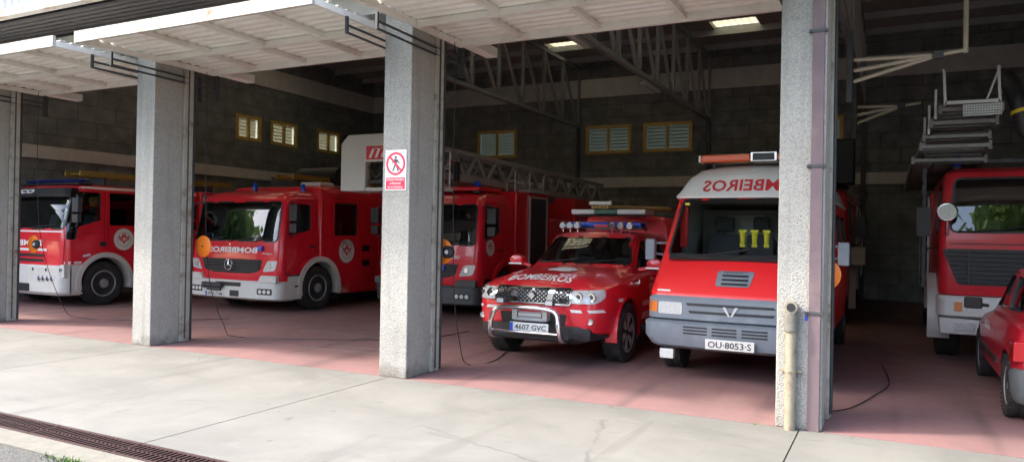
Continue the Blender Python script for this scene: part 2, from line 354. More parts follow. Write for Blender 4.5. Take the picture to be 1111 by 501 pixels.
def round2d(pts, r, n=4):
    out = []; N = len(pts)
    for i in range(N):
        p, a, b = Vector(pts[i]), Vector(pts[i-1]), Vector(pts[(i+1) % N])
        da, db = (a-p), (b-p); rr = min(r, da.length*.45, db.length*.45)
        A = p+da.normalized()*rr; B = p+db.normalized()*rr
        for k in range(n+1):
            t = k/n; q = A*(1-t)**2+p*2*t*(1-t)+B*t*t; out.append((q.x, q.y))
    return out
def grow2d(pts, d):
    N = len(pts); A = sum(pts[i][0]*pts[(i+1) % N][1]-pts[(i+1) % N][0]*pts[i][1] for i in range(N)); sg = 1 if A > 0 else -1
    out = []
    for i in range(N):
        p = Vector(pts[i]); a = (p-Vector(pts[i-1])); b = (Vector(pts[(i+1) % N])-p)
        a = a.normalized() if a.length > 1e-9 else b.normalized(); b = b.normalized() if b.length > 1e-9 else a
        na = Vector((a.y, -a.x))*sg; nb = Vector((b.y, -b.x))*sg; m = na+nb
        m = m/max(.4, m.length_squared)*2 if m.length > 1e-6 else na
        q = p+m*d; out.append((q.x, q.y))
    return out
# booleans baked to plain meshes
def bake(o):
    bpy.context.view_layer.update(); dg = bpy.context.evaluated_depsgraph_get()
    me = bpy.data.meshes.new_from_object(o.evaluated_get(dg)); old = o.data; o.modifiers.clear(); o.data = me
    return o
def boolop(o, cutter_mb, op='DIFFERENCE', mat='interior', keep=False):
    me = cutter_mb.mesh('cut') if isinstance(cutter_mb, MB) else cutter_mb
    c = bpy.data.objects.new('cut', me); C.objects.link(c)
    if not me.materials: me.materials.append(M[mat])
    par, mw = o.parent, o.location.copy(); o.parent = None
    md = o.modifiers.new('b', 'BOOLEAN'); md.object = c; md.operation = op; md.solver = 'EXACT'; md.material_mode = 'TRANSFER'
    bake(o); o.parent = par
    bpy.data.objects.remove(c)
    if not len(o.data.vertices): print('EMPTY BOOLEAN', o.name, op)
    return o
class Surf:
    """ray-castable copy of a body in its thing's local frame"""
    def __init__(s, me):
        bm = bmesh.new(); bm.from_mesh(me); s.t = BVHTree.FromBMesh(bm); bm.free()
    def hit(s, axis, a, b, off):
        O, D = {'front': ((a, -9, b), (0, 1, 0)), 'left': ((9, a, b), (-1, 0, 0)), 'right': ((-9, -a, b), (1, 0, 0)), 'back': ((-a, 9, b), (0, -1, 0)), 'top': ((a, b, 9), (0, 0, -1))}[axis]
        p, n, i, d = s.t.ray_cast(Vector(O), Vector(D))
        if p is None: return None
        return p-Vector(D)*off
def fill2d(poly, cell=.1):
    bm = bmesh.new(); f = bm.faces.new([bm.verts.new((a, b, 0)) for a, b in poly])
    for ax in (0, 1):
        lo, hi = min(p[ax] for p in poly), max(p[ax] for p in poly); t = lo+cell
        while t < hi-.001:
            nrm = (1, 0, 0) if ax == 0 else (0, 1, 0); co = (t, 0, 0) if ax == 0 else (0, t, 0)
            bmesh.ops.bisect_plane(bm, geom=bm.verts[:]+bm.edges[:]+bm.faces[:], plane_co=co, plane_no=nrm); t += cell
    return bm
def conform(name, bm, surf, axis, off, mat, parent, thick=0, smooth=60):
    last = None; bad = []
    for v in bm.verts:
        p = surf.hit(axis, v.co.x, v.co.y, off-thick)
        if p is None: bad.append(v)
        else: v.co = p
    if bad: bmesh.ops.delete(bm, geom=bad, context='VERTS')
    if thick:
        g = bmesh.ops.extrude_face_region(bm, geom=bm.faces[:]); D = {'front': (0, 1, 0), 'left': (-1, 0, 0), 'right': (1, 0, 0), 'back': (0, -1, 0), 'top': (0, 0, -1)}[axis]
        for v in [e for e in g['geom'] if isinstance(e, bmesh.types.BMVert)]: v.co -= Vector(D)*thick
        bmesh.ops.recalc_face_normals(bm, faces=bm.faces)
    else:
        for f in bm.faces:
            D = {'front': (0, 1, 0), 'left': (-1, 0, 0), 'right': (1, 0, 0), 'back': (0, -1, 0), 'top': (0, 0, -1)}[axis]
            f.normal_update()
            if f.normal.dot(Vector(D)) > 0: f.normal_flip()
    me = bpy.data.meshes.new(name); bm.to_mesh(me); bm.free(); shade(me, smooth)
    return link(name, me, mat, parent)
def pane(name, poly, surf, axis, mat, parent, off=-.014, cell=.12): return conform(name, fill2d(poly, cell), surf, axis, off, mat, parent)
def decal(name, poly, surf, axis, mat, parent, off=.003, cell=.08, thick=0): return conform(name, fill2d(poly, cell), surf, axis, off, mat, parent, thick)
def ring_decal(name, inner, outer, surf, axis, mat, parent, off=.004, thick=.012):
    bm = bmesh.new(); A = [bm.verts.new((*p, 0)) for p in inner]; B = [bm.verts.new((*p, 0)) for p in outer]; n = len(A)
    for k in range(n): bm.faces.new((A[k], A[(k+1) % n], B[(k+1) % n], B[k]))
    bmesh.ops.subdivide_edges(bm, edges=bm.edges[:], cuts=2, use_grid_fill=True)
    return conform(name, bm, surf, axis, off, mat, parent, thick)
_tc = {}
def text2d(s, size=None, width=None, bold=.0, mirror=False, slant=0, sx=1):
    """list of filled 2-D letter faces as a bmesh, centred on 0,0"""
    cu = bpy.data.curves.new('t', 'FONT'); cu.body = s; cu.size = 1; cu.offset = bold; cu.shear = slant; cu.resolution_u = 2
    cu.align_x = 'CENTER'; cu.align_y = 'CENTER'
    o = bpy.data.objects.new('t', cu); C.objects.link(o); bpy.context.view_layer.update()
    me = bpy.data.meshes.new_from_object(o.evaluated_get(bpy.context.evaluated_depsgraph_get()))
    bpy.data.objects.remove(o); bpy.data.curves.remove(cu)
    bm = bmesh.new(); bm.from_mesh(me); bpy.data.meshes.remove(me)
    bmesh.ops.remove_doubles(bm, verts=bm.verts, dist=1e-4)
    xs = [v.co.x for v in bm.verts]; ys = [v.co.y for v in bm.verts]; cx, cy = (min(xs)+max(xs))/2, (min(ys)+max(ys))/2
    h = max(ys)-min(ys); wd = max(xs)-min(xs)
    ky = size/h if size else width/wd*.001; kx = (width/wd) if width else ky*sx
    for v in bm.verts: v.co = Vector(((v.co.x-cx)*kx*(-1 if mirror else 1), (v.co.y-cy)*ky, 0))
    return bm
def text_on(name, s, a, b, surf, axis, mat, parent, size, width=None, bold=.02, mirror=False, off=.004, rot=0, slant=0, curve=0):
    bm = text2d(s, size, width, bold, mirror, slant)
    for v in bm.verts:
        x, y = v.co.x, v.co.y; y += curve*x*x
        v.co = Vector((a+x*cos(rot)-y*sin(rot), b+x*sin(rot)+y*cos(rot), 0))
    return conform(name, bm, surf, axis, off, mat, parent)
class Flat:
    """a plane pretending to be a surface: fixed coordinate along the axis"""
    def __init__(s, t): s.t = t
    def hit(s, axis, a, b, off):
        t = s.t
        return {'front': Vector((a, t-off, b)), 'left': Vector((t+off, a, b)), 'right': Vector((t-off, -a, b)), 'back': Vector((-a, t+off, b)), 'top': Vector((a, b, t+off))}[axis]
def circ(cx, cy, r, n=28, ry=None): return [(cx+r*cos(2*pi*k/n), cy+(ry or r)*sin(2*pi*k/n)) for k in range(n)]
def crest(a, b, r, surf, axis, parent):
    """round municipal fire brigade crest: white disc, grey rings, dark ring lettering, red shield"""
    o = decal('crest', circ(a, b, r), surf, axis, 'letter_white', parent, off=.004, cell=.1)
    ring_decal('crest_ring', circ(a, b, r*.95), circ(a, b, r*.985), surf, axis, 'letter_dark', o, .007, 0)
    ring_decal('crest_ring', circ(a, b, r*.63), circ(a, b, r*.655), surf, axis, 'letter_dark', o, .007, 0)
    for k, ch in enumerate('BOMBEIROS'):
        t = radians(150-k*15); text_on('crest_lettering', ch, a+.79*r*cos(t), b+.79*r*sin(t), surf, axis, 'letter_dark', o, r*.2, rot=t-pi/2, off=.007, bold=.01) if r > .24 else None
    sh = [(-.26, .30), (0, .38), (.26, .30), (.24, -.08), (0, -.42), (-.24, -.08)]
    decal('shield', [(a+x*r, b+y*r) for x, y in sh], surf, axis, 'letter_red', o, .008)
    decal('shield_field', [(a+x*r*.5, b+y*r*.5) for x, y in sh], surf, axis, 'letter_white', o, .011)
    decal('shield_crown', [(a-.16*r, b+.4*r), (a+.16*r, b+.4*r), (a+.2*r, b+.56*r), (a, b+.5*r), (a-.2*r, b+.56*r)], surf, axis, 'letter_red', o, .008)
    for sx in (-1, 1): decal('shield_wing', [(a+sx*.3*r, b+.22*r), (a+sx*.52*r, b+.34*r), (a+sx*.44*r, b-.05*r), (a+sx*.3*r, b-.2*r)], surf, axis, 'letter_red', o, .008)
    return o
# ------------------------------------------------------------------ vehicle pieces
def plan(yf, yb, hw, r, bow, na=5, nf=7):
    ym = (yf+yb)/2; P = [(hw, yb), (hw, ym)]
    cx, cy = hw-r, yf+bow+r
    for k in range(na+1):
        a = -pi/2*k/na; P.append((cx+r*cos(a), cy+r*sin(a)))
    for k in range(1, nf):
        x = cx-(2*cx)*k/nf; P.append((x, yf+bow*(x/cx)**2))
    for k in range(na+1):
        a = -pi/2-pi/2*k/na; P.append((-cx+r*cos(a), cy+r*sin(a)))
    return P+[(-hw, ym), (-hw, yb)]
def loft_z(levels, yb):
    """levels: (z, yf, hw, r, bow[, yb])"""
    mb = MB(); rings = []
    for L in levels:
        z, yf, hw, r, bow = L[:5]; y2 = L[5] if len(L) > 5 else yb
        rings.append([mb.bm.verts.new((x, y, z)) for x, y in plan(yf, y2, hw, r, bow)])
    n = len(rings[0])
    for A, B in zip(rings, rings[1:]):
        for k in range(n): mb.bm.faces.new((A[k], A[(k+1) % n], B[(k+1) % n], B[k]))
    mb.bm.faces.new(rings[0]); mb.bm.faces.new(rings[-1]); return mb
def pchip(st, sub=4):
    ys = [s_[0] for s_ in st]; n = len(st); out = []
    def slopes(v):
        h = [ys[i+1]-ys[i] for i in range(n-1)]; d = [(v[i+1]-v[i])/h[i] for i in range(n-1)]; m = [d[0]]
        for i in range(1, n-1): m.append(0 if d[i-1]*d[i] <= 0 else 2*d[i-1]*d[i]/(d[i-1]+d[i]))
        return m+[d[-1]]
    cols = list(zip(*st))[1:]; ms = [slopes(c) for c in cols]
    for i in range(n-1):
        h = ys[i+1]-ys[i]
        for k in range(sub):
            t = k/sub; a, b, c, d = 2*t**3-3*t*t+1, t**3-2*t*t+t, -2*t**3+3*t*t, t**3-t*t
            out.append((ys[i]+h*t, *[a*v[i]+b*h*m[i]+c*v[i+1]+d*h*m[i+1] for v, m in zip(cols, ms)]))
    return out+[st[-1]]
def loft_y(stations, prof):
    mb = MB(); rings = []
    for st in stations:
        h = prof(*st[1:]); pts = h+[(-x, z) for x, z in h[-2:0:-1]]
        rings.append([mb.bm.verts.new((x, st[0], z)) for x, z in pts])
    n = len(rings[0])
    for A, B in zip(rings, rings[1:]):
        for k in range(n): mb.bm.faces.new((A[k], A[(k+1) % n], B[(k+1) % n], B[k]))
    mb.bm.faces.new(rings[0]); mb.bm.faces.new(rings[-1]); return mb
_wheels = {}
def wheel(parent, x, y, R, w, side, style='truck'):
    """tyre (mesh) with its rim as a child; side=+1 outer face towards +x"""
    key = (R, w, style)
    if key not in _wheels:
        t = MB(); h = w/2
        ri = R*(.60 if style == 'truck' else .64)
        t.lathe([(-h*.8, ri), (-h, ri+.03), (-h, R*.9), (-h*.82, R*.985), (-h*.5, R), (-.012, R), (-.01, R*.975), (.01, R*.975), (.012, R), (h*.5, R), (h*.82, R*.985), (h, R*.9), (h, ri+.03), (h*.8, ri)], (0, 0, 0), n=40)
        for k in range(40):                                  # tread blocks on the shoulder
            a = 2*pi*k/40
            for sx in (-1, 1): t.box((sx*h*.66-.02, -.014, R-.006), (sx*h*.66+.035*sx, .014, R+.004), rot=None)
            vs = t.bm.verts[-16:]; bmesh.ops.rotate(t.bm, cent=(0, 0, 0), matrix=Matrix.Rotation(a, 3, 'X'), verts=vs)
        tm = t.mesh('tyre', 50); tm.materials.append(M['rubber'])
        r = MB()
        if style == 'truck':
            r.lathe([(-h*.5, ri+.005), (h*.85, ri+.005), (h*.95, ri-.012), (h*.8, ri-.03), (h*.25, ri-.05), (h*.2, ri*.62), (h*.55, ri*.50), (h*.6, ri*.36), (h*1.05, ri*.33), (h*1.12, ri*.24), (h*1.12, .01)], (0, 0, 0), n=36)
            for k in range(10):
                a = 2*pi*k/10; r.cyl((h*.5, ri*.56*cos(a), ri*.56*sin(a)), (h*.78, ri*.56*cos(a), ri*.56*sin(a)), .018, n=6)
                a += .3; r.cyl((h*.23, ri*.78*cos(a), ri*.78*sin(a)), (h*.28, ri*.78*cos(a), ri*.78*sin(a)), .024, n=10, mi=1)
        elif style == 'alloy':
            r.lathe([(-h*.5, ri+.005), (h*.85, ri+.005), (h*.9, ri-.02), (h*.3, ri-.035), (h*.2, .05), (h*.2, .01)], (0, 0, 0), n=36, mi=1)
            r.cyl((h*.2, 0, 0), (h*.7, 0, 0), .055, n=16)
            for k in range(6):
                a = 2*pi*k/6
                for da in (-.13, .13): r.bar((h*.62, .045*cos(a), .045*sin(a)), (h*.7, (ri-.015)*cos(a+da), (ri-.015)*sin(a+da)), .045, .05)
            r.lathe([(h*.72, ri-.02), (h*.9, ri-.005), (h*.9, ri+.012), (h*.7, ri+.006)], (0, 0, 0), n=36)
        else:
            r.lathe([(-h*.5, ri+.005), (h*.8, ri+.005), (h*.9, ri-.012), (h*.55, ri-.035), (h*.7, ri*.5), (h*.8, ri*.2), (h*.8, .01)], (0, 0, 0), n=36)
            for k in range(8):
                a = 2*pi*k/8; r.box((h*.6, -.03+ri*.62*cos(a), -.02+ri*.62*sin(a)), (h*.68, .03+ri*.62*cos(a), .02+ri*.62*sin(a)), mi=1)
        rm = r.mesh('rim', 40); rm.materials.append(M['alu' if style == 'alloy' else 'rim']); rm.materials.append(M['black'])
        _wheels[key] = (tm, rm)
    tm, rm = _wheels[key]
    o = bpy.data.objects.new('wheel', tm); C.objects.link(o); o.parent = parent; o.location = (x, y, R); o.rotation_euler = (random.random()*2, 0, 0 if side > 0 else pi)
    q = bpy.data.objects.new('rim', rm); C.objects.link(q); q.parent = o
    return o
def arch_mb(yc, zc, r0, r1, x0, x1, a0=-15, a1=195, sy=1.0, n=22):
    """fender band: ring sector in the YZ plane, extruded over x"""
    mb = MB(); rows = []
    for k in range(n+1):
        a = radians(a0+(a1-a0)*k/n); cz = max(sin(a), -.9)
        rows.append([mb.bm.verts.new(p) for p in ((x0, yc+r0*cos(a)*sy, zc+r0*sin(a)), (x1, yc+r0*cos(a)*sy, zc+r0*sin(a)), (x1, yc+r1*cos(a)*sy, zc+r1*sin(a)), (x0, yc+r1*cos(a)*sy, zc+r1*sin(a)))])
    for A, B in zip(rows, rows[1:]):
        for k in range(4): mb.bm.faces.new((A[k], A[(k+1) % 4], B[(k+1) % 4], B[k]))
    mb.bm.faces.new(rows[0]); mb.bm.faces.new(rows[-1]); return mb
def seat(parent, x, y, z, s=1):
    mb = MB(); mb.box((x-.24*s, y-.25, z), (x+.24*s, y+.25, z+.12)); mb.box((x-.22*s, y+.22, z+.1), (x+.22*s, y+.32, z+.68), rot=Matrix.Rotation(radians(-10), 3, 'X'))
    mb.box((x-.13*s, y+.30, z+.72), (x+.13*s, y+.38, z+.92))
    return link('driver_seat' if x > 0 else 'passenger_seat', mb, 'seat', parent, bevel=.03)
def steering(parent, x, y, z, r=.2):
    mb = MB(); pts = []
    for k in range(17):
        a = 2*pi*k/16; pts.append((x+r*cos(a), y+r*sin(a)*.5, z+r*sin(a)*.87))
    mb.tube(pts, .014, 6, smooth=0); mb.bar((x-r, y, z), (x+r, y, z), .02, .03); mb.cyl((x, y, z), (x, y-.25, z-.25), .03, n=8)
    return link('steering_wheel', mb, 'black', parent, smooth=40)
def truck_mirror(parent, x, y, z0, z1, sx=1, mat='black'):
    mb = MB(); mb.tube([(x, y, z1+.05), (x+.17*sx, y-.08, z1+.03), (x+.22*sx, y-.1, z1-.04)], .016); mb.tube([(x, y, z0-.08), (x+.17*sx, y-.08, z0-.05), (x+.22*sx, y-.1, z0)], .016)
    zc = z0+(z1-z0)*.38
    mb.box((x+.12*sx, y-.17, zc+.02), (x+.32*sx, y-.07, z1)); mb.box((x+.13*sx, y-.17, z0), (x+.31*sx, y-.07, zc-.02))
    o = link('mirror', mb, mat, parent, bevel=.015)
    g = MB(); g.box((x+.14*sx, y-.066, zc+.04), (x+.30*sx, y-.06, z1-.02)); link('mirror_glass', g, 'mirrorglass', o); return o
def wiper(parent, surf, pts, axis='front'):
    P = []
    for a, b in pts:
        p = surf.hit(axis, a, b, .03)
        if p: P.append(p)
    mb = MB(); mb.tube(P, .011, 6, smooth=2); return link('wiper', mb, 'black', parent)
def beacon(parent, x, y, z, r=.06, h=.14, mat='blue'):
    mb = MB(); mb.lathe([(0, r), (h*.7, r*.95), (h, r*.5), (h+.005, .005)], (x, y, z), 'Z', 16); mb.cyl((x, y, z-.04), (x, y, z), r*1.1, n=16, mi=1)
    return link('beacon', mb, [mat, 'black'], parent, smooth=40)
def clip_poly(y0, y1, z0, z1): return [(y0, z0), (y1, z0), (y1, z1), (y0, z1)]
def cut_pane(o, poly, axis, lo, hi):
    mb = MB(); mb.prism(poly, axis, lo, hi); boolop(o, mb, mat='black')
def make_door(name, body, poly, side, gap=.007, x0=.5, x1=1.8, mat='red'):
    """cuts a door out of the shell; returns it as a mesh of its own"""
    d = bpy.data.objects.new(name, body.data.copy()); C.objects.link(d)
    lo, hi = (x0, x1) if side > 0 else (-x1, -x0)
    a = MB(); a.prism(poly, 'X', lo, hi); boolop(body, a, mat='black')
    b = MB(); b.prism(grow2d(poly, -gap), 'X', lo, hi); boolop(d, b, 'INTERSECT', mat='black')
    d.parent = body.parent
    return d
def cab(root, lv, yb, z_in, ws, wins, doors, mats=('red',), inset=.07, arches=(), x0=.5, body='cab_body', inner='interior', wsg='glass'):
    """hollow driver cab: windscreen and window holes, doors as own meshes"""
    paint = mats[0]
    o = link(body, loft_z(lv, yb), paint, root); surf = Surf(o.data)
    cv = [(max(z_in, z)+(0 if z > z_in else 0), yf+inset, hw-inset, max(r-.02, .03), bow, yb-inset) for z, yf, hw, r, bow in [l[:5] for l in lv if l[0] >= z_in]]
    cv = [(z_in, *cv[0][1:])]+cv[:-1]; cv[-1] = (cv[-1][0], cv[-1][1]+.06, *cv[-1][2:])
    boolop(o, loft_z(cv, yb-inset), mat=inner)
    for yc, zc, r in arches:
        a = MB(); a.cyl((-2, yc, zc), (2, yc, zc), r, n=40); boolop(o, a, mat='black')
    a = MB(); a.prism(ws, 'Y', -1, lv[0][1]+1.2); boolop(o, a, mat='black')
    ds = []
    for nm, poly, sides in doors:
        for sd in sides: ds.append((make_door(nm, o, poly, sd, x0=x0), poly, sd))
    for poly, sides in wins:
        for sd in sides:
            cy = sum(p[0] for p in poly)/len(poly); cz = sum(p[1] for p in poly)/len(poly); tgt = o
            for d, dp, s2 in ds:
                if s2 == sd and min(p[0] for p in dp) < cy < max(p[0] for p in dp): tgt = d
            a = MB(); a.prism(poly, 'X', *((x0, 1.8) if sd > 0 else (-1.8, -x0))); boolop(tgt, a, mat='black')
            pp = grow2d(poly, .02); ax = 'left'
            if sd < 0: ax = 'right'; pp = [(-a_, b_) for a_, b_ in pp]
            g = pane('side_window', pp, surf, ax, 'darkglass', tgt if tgt is not o else root, -.03)
            if tgt is o: g.parent = o
    shade(o.data, 32)
    for d, _, _ in ds: shade(d.data, 32)
    g = pane('windscreen', grow2d(ws, .02), surf, 'front', wsg, root, -.02)
    ring_decal('windscreen_seal', ws, grow2d(ws, .028), surf, 'front', 'black', g, .006, .02)
    return o, surf, ds, g
def plate(parent, s, x, y, z, w=.5, h=.11, euro=True, size=.065):
    mb = MB(); mb.box((x-w/2, y, z-h/2), (x+w/2, y+.012, z+h/2)); o = link('number_plate', mb, 'plate', parent, bevel=.004)
    f = Flat(y)
    if euro: decal('plate_band', [(x-w/2+.005, z-h/2+.005), (x-w/2+.045, z-h/2+.005), (x-w/2+.045, z+h/2-.005), (x-w/2+.005, z+h/2-.005)], f, 'front', 'euro', o, .0035)
    text_on('plate_lettering', s, x+(.022 if euro else 0), z, f, 'front', 'letter_dark', o, size, width=w-(.1 if euro else .06), off=.0045, bold=.012)
    return o
def rear_body(root, y0, y1, hw, z0, z1, shutters, paint='red', wheel_y=None, R=.45):
    mb = MB(); mb.box((-hw, y0, z0), (hw, y1, z1)); o = link('rear_body', mb, paint, root, bevel=.04)
    if wheel_y:
        a = MB(); a.cyl((-2, wheel_y, R), (2, wheel_y, R), R+.1, n=32); boolop(o, a, mat='black')
    for a, b in shutters:
        for sx in (-1, 1):
            s = MB(); x = sx*hw
            zz = z0+.15
            s.box((x-.005, a+.04, z0+.12), (x+.01*sx, b-.04, z1-.12))
            while zz < z1-.16: s.box((x, a+.04, zz), (x+.02*sx, b-.04, zz+.035)); zz += .048
            q = link('roller_shutter', s, 'shutter', o)
            f = MB(); f.bar((x+.015*sx, a+.02, z0+.1), (x+.015*sx, a+.02, z1-.1), .035, .04); f.bar((x+.015*sx, b-.02, z0+.1), (x+.015*sx, b-.02, z1-.1), .035, .04); f.bar((x+.015*sx, a, z1-.1), (x+.015*sx, b, z1-.1), .035, .04); link('shutter_frame', f, 'alu', q)
    return o
def chassis(root, y0, y1, axles, R, hw):
    mb = MB()
    for sx in (-1, 1): mb.box((sx*.35-.05, y0, R*.95), (sx*.35+.05, y1, R*.95+.22))
    for ya in axles: mb.cyl((-hw+.15, ya, R), (hw-.15, ya, R), .07, n=12)
    return link('chassis', mb, 'black', root)

def corr(x0, x1, pitch, d): 
    P = []; x = x0; 
    while x < x1: P += [(x, 0), (x+pitch*.35, 0), (x+pitch*.5, d), (x+pitch*.85, d)]; x += pitch
    return P
def corr_sheet(P, f0, f1):
    bm = bmesh.new(); A = [bm.verts.new(f0(*p)) for p in P]; Bv = [bm.verts.new(f1(*p)) for p in P]
    n = len(P); A2 = [bm.verts.new(f0(a, b+.004)) for a, b in P]; B2 = [bm.verts.new(f1(a, b+.004)) for a, b in P]
    for k in range(n-1):
        bm.faces.new((A[k], A[k+1], Bv[k+1], Bv[k])); bm.faces.new((A2[k], B2[k], B2[k+1], A2[k+1])); bm.faces.new((A[k], A2[k], A2[k+1], A[k+1])); bm.faces.new((Bv[k], Bv[k+1], B2[k+1], B2[k]))
    bm.faces.new((A[0], Bv[0], B2[0], A2[0])); bm.faces.new((A[-1], A2[-1], B2[-1], Bv[-1])); bmesh.ops.recalc_face_normals(bm, faces=bm.faces)
    me = bpy.data.meshes.new('sheet'); bm.to_mesh(me); bm.free(); return me

# =================================================================== SETTING
D = 6.79                          # facade plane
X0, SP, CW = -.879, 4.261, .374   # first column's left edge, spacing, width
YB = 22.8; XL = -17.75; XR = 20.42; ZR = 7.35
colx = [X0-SP*k for k in (-4, -3, -2, -1, 0, 1, 2, 3)]  # farthest right bays, out of view, added to let more light in
# --- ground
mb = MB(); mb.box((-120, -90, -.3), (120, 3.2, -.012)); struct('road', mb, 'asphalt')
mb = MB(); mb.box((-120, 3.2, -.3), (120, 3.44, 0)); struct('kerb_strip', mb, 'kerb')
mb = MB(); mb.box((-120, 3.44, -.5), (120, 3.73, -.14)); struct('drain_channel', mb, 'black')
ap = MB(); xs = [-60, -26, -21.7, -17.5, -13.25, -8.93, -5.0, -.68, 3.6, 7.8, 12, 16.4, 60]
for a, b in zip(xs, xs[1:]): ap.box((a+.006, 3.73, -.3), (b-.006, D-.004, 0))
struct('pavement', ap, 'apron')
mb = MB(); mb.box((-60, 3.735, -.31), (60, D-.006, -.012)); struct('pavement_joint', mb, 'crack')
mb = MB(); mb.box((-17.9, D, -.3), (XR+.2, YB+.2, .002)); struct('floor', mb, 'floor')
mb = MB(); mb.box((-120, D, -.32), (-18.2, 90, -.02)); mb.box((XR+.3, D, -.32), (120, 90, -.02)); mb.box((-18.2, YB+.35, -.32), (XR+.3, 90, -.02)); struct('ground', mb, 'asphalt')
mb = MB()
for a, b in (((-7.1, 8.3), (-5.6, 8.25)), ((-9.0, 9.4), (-5.9, 9.1)), ((-7.35, 7.9), (-5.9, 8.0)), ((-11.6, 8.6), (-9.4, 8.9))):
    mb.bar((*a, .004), (*b, .004), .012, .004)
struct('floor_scratch_line', mb, 'kerb')
# --- drain grate panels
def grate(x, n=20, w=1.0):
    mb = MB(); mb.box((x, 3.445, -.03), (x+w-.012, 3.475, 0)); mb.box((x, 3.695, -.03), (x+w-.012, 3.725, 0)); mb.box((x, 3.58, -.03), (x+w-.012, 3.59, -.001))
    for k in range(n+1):
        xx = x+k*(w-.03)/n; mb.box((xx, 3.47, -.03), (xx+.016, 3.70, -.001))
    return mb
for i, gx in enumerate([-9+k for k in range(8)]):
    o = link('drain_grate', grate(gx), 'grate', bevel=0)
    tag(o, 'slotted rusty drain grate panel, one of the identical row along the concrete apron edge', 'drain grate', 'drain grate panels')
# --- weeds in the kerb joint
bm = bmesh.new()
for cx, cy, n, sp in ((-5.05, 3.19, 90, .12), (-4.75, 3.21, 40, .05), (-6.3, 3.18, 40, .1), (-1.0, 6.77, 14, .06), (-.55, 6.77, 8, .04)):
    for k in range(n):
        x, y = cx+random.gauss(0, sp), cy+random.gauss(0, .022); a = random.random()*6.28; h = random.uniform(.008, .035); dx, dy = cos(a)*.006, sin(a)*.006; lx, ly = random.gauss(0, .02), random.gauss(0, .02)
        vs = [bm.verts.new(p) for p in ((x-dx, y-dy, -.012), (x+dx, y+dy, -.012), (x+lx, y+ly, h))]; bm.faces.new(vs)
me = bpy.data.meshes.new('weeds'); bm.to_mesh(me); bm.free()
o = link('weeds', me, 'grass'); tag(o, 'small green weeds sprouting in the joints beside kerb and column foot', 'weeds', kind='stuff')

# --- building
B = thing('fire_station', 'open fronted fire station hall with white pebbled columns and dark block walls', 'fire station', (0, 0, 0))
wins_b = [(-15.0, -13.35, 5.12, 6.12 - .9 + .0), (-10.5, -8.62, 4.3, 5.22), (-8.1, -6.2, 4.3, 5.22), (-3.1, -1.35, 4.3, 5.15)]
wins_b = [(-13.1, -11.55, 4.28, 5.24), (-9.0, -7.45, 4.3, 5.22), (-7.05, -5.5, 4.3, 5.22), (-2.55, -1.25, 4.3, 5.15)]
wins_l = [(16.15, 17.15, 4.38, 5.15), (17.55, 18.75, 4.38, 5.15), (19.7, 20.9, 4.38, 5.15)]
o = link('back_wall', MB().box((XL-.3, YB, -.2), (XR+.3, YB+.3, ZR+.2)), 'wall', B)
for a, b, c, d in wins_b: boolop(o, MB().box((a, YB-.1, c), (b, YB+.5, d)), mat='conc')
o = link('left_wall', MB().box((XL-.3, D-.05, -.2), (XL, YB-.002, ZR+.2)), 'wall', B)
for a, b, c, d in wins_l: boolop(o, MB().box((XL-.5, a, c), (XL+.1, b, d)), mat='conc')
link('right_wall', MB().box((XR, D-.05, -.2), (XR+.3, YB-.002, ZR+.2)), 'wall', B)
def window_b(x0, x1, z0, z1, fn, left=False):
    T = (lambda u, v, z: (u, v-.03, z)) if not left else (lambda u, v, z: (XL-(v-YB), u, z))
    def bx(mb, a, b): return mb.box(T(*a), T(*b))
    f = MB(); t = .095
    bx(f, (x0, YB-.02, z0), (x1, YB+.06, z0+t)); bx(f, (x0, YB-.02, z1-t), (x1, YB+.06, z1))
    bx(f, (x0, YB-.02, z0+t), (x0+t, YB+.06, z1-t)); bx(f, (x1-t, YB-.02, z0+t), (x1, YB+.06, z1-t)); bx(f, ((x0+x1)/2-.04, YB-.018, z0+t), ((x0+x1)/2+.04, YB+.058, z1-t))
    fr = link('window', f, 'woodframe', B, bevel=0)
    p = MB(); bx(p, (x0+t, YB+.02, z0+t), (x1-t, YB+.025, z1-t)); link('pane', p, 'clearglass', fr)
    s = MB(); z = z0+t
    bx(s, (x0+.03, YB+.2, z0+.02), (x1-.03, YB+.205, z1-.02))
    while z < z1-t: bx(s, (x0+t, YB+.19, z), (x1-t, YB+.197, z+.03)); z += .11
    link('blind', s, 'blind', fr)
for a, b, c, d in wins_b: window_b(a, b, c, d, 0)
for a, b, c, d in wins_l: window_b(a, b, c, d, 0, True)
mb = MB(); mb.box((XL+.002, YB-.06, 6.15), (XR-.002, YB-.002, 6.75)); mb.box((XL+.002, YB-.06, 3.2), (XR-.002, YB-.002, 3.52)); link('ring_beam', mb, 'conc', B)
mb = MB(); mb.box((XL+.002, 7.5, 3.2), (XL+.06, YB-.07, 3.5)); mb.box((XL+.002, 7.5, 6.15), (XL+.06, YB-.07, 6.75)); link('ring_beam', mb, 'conc', B)
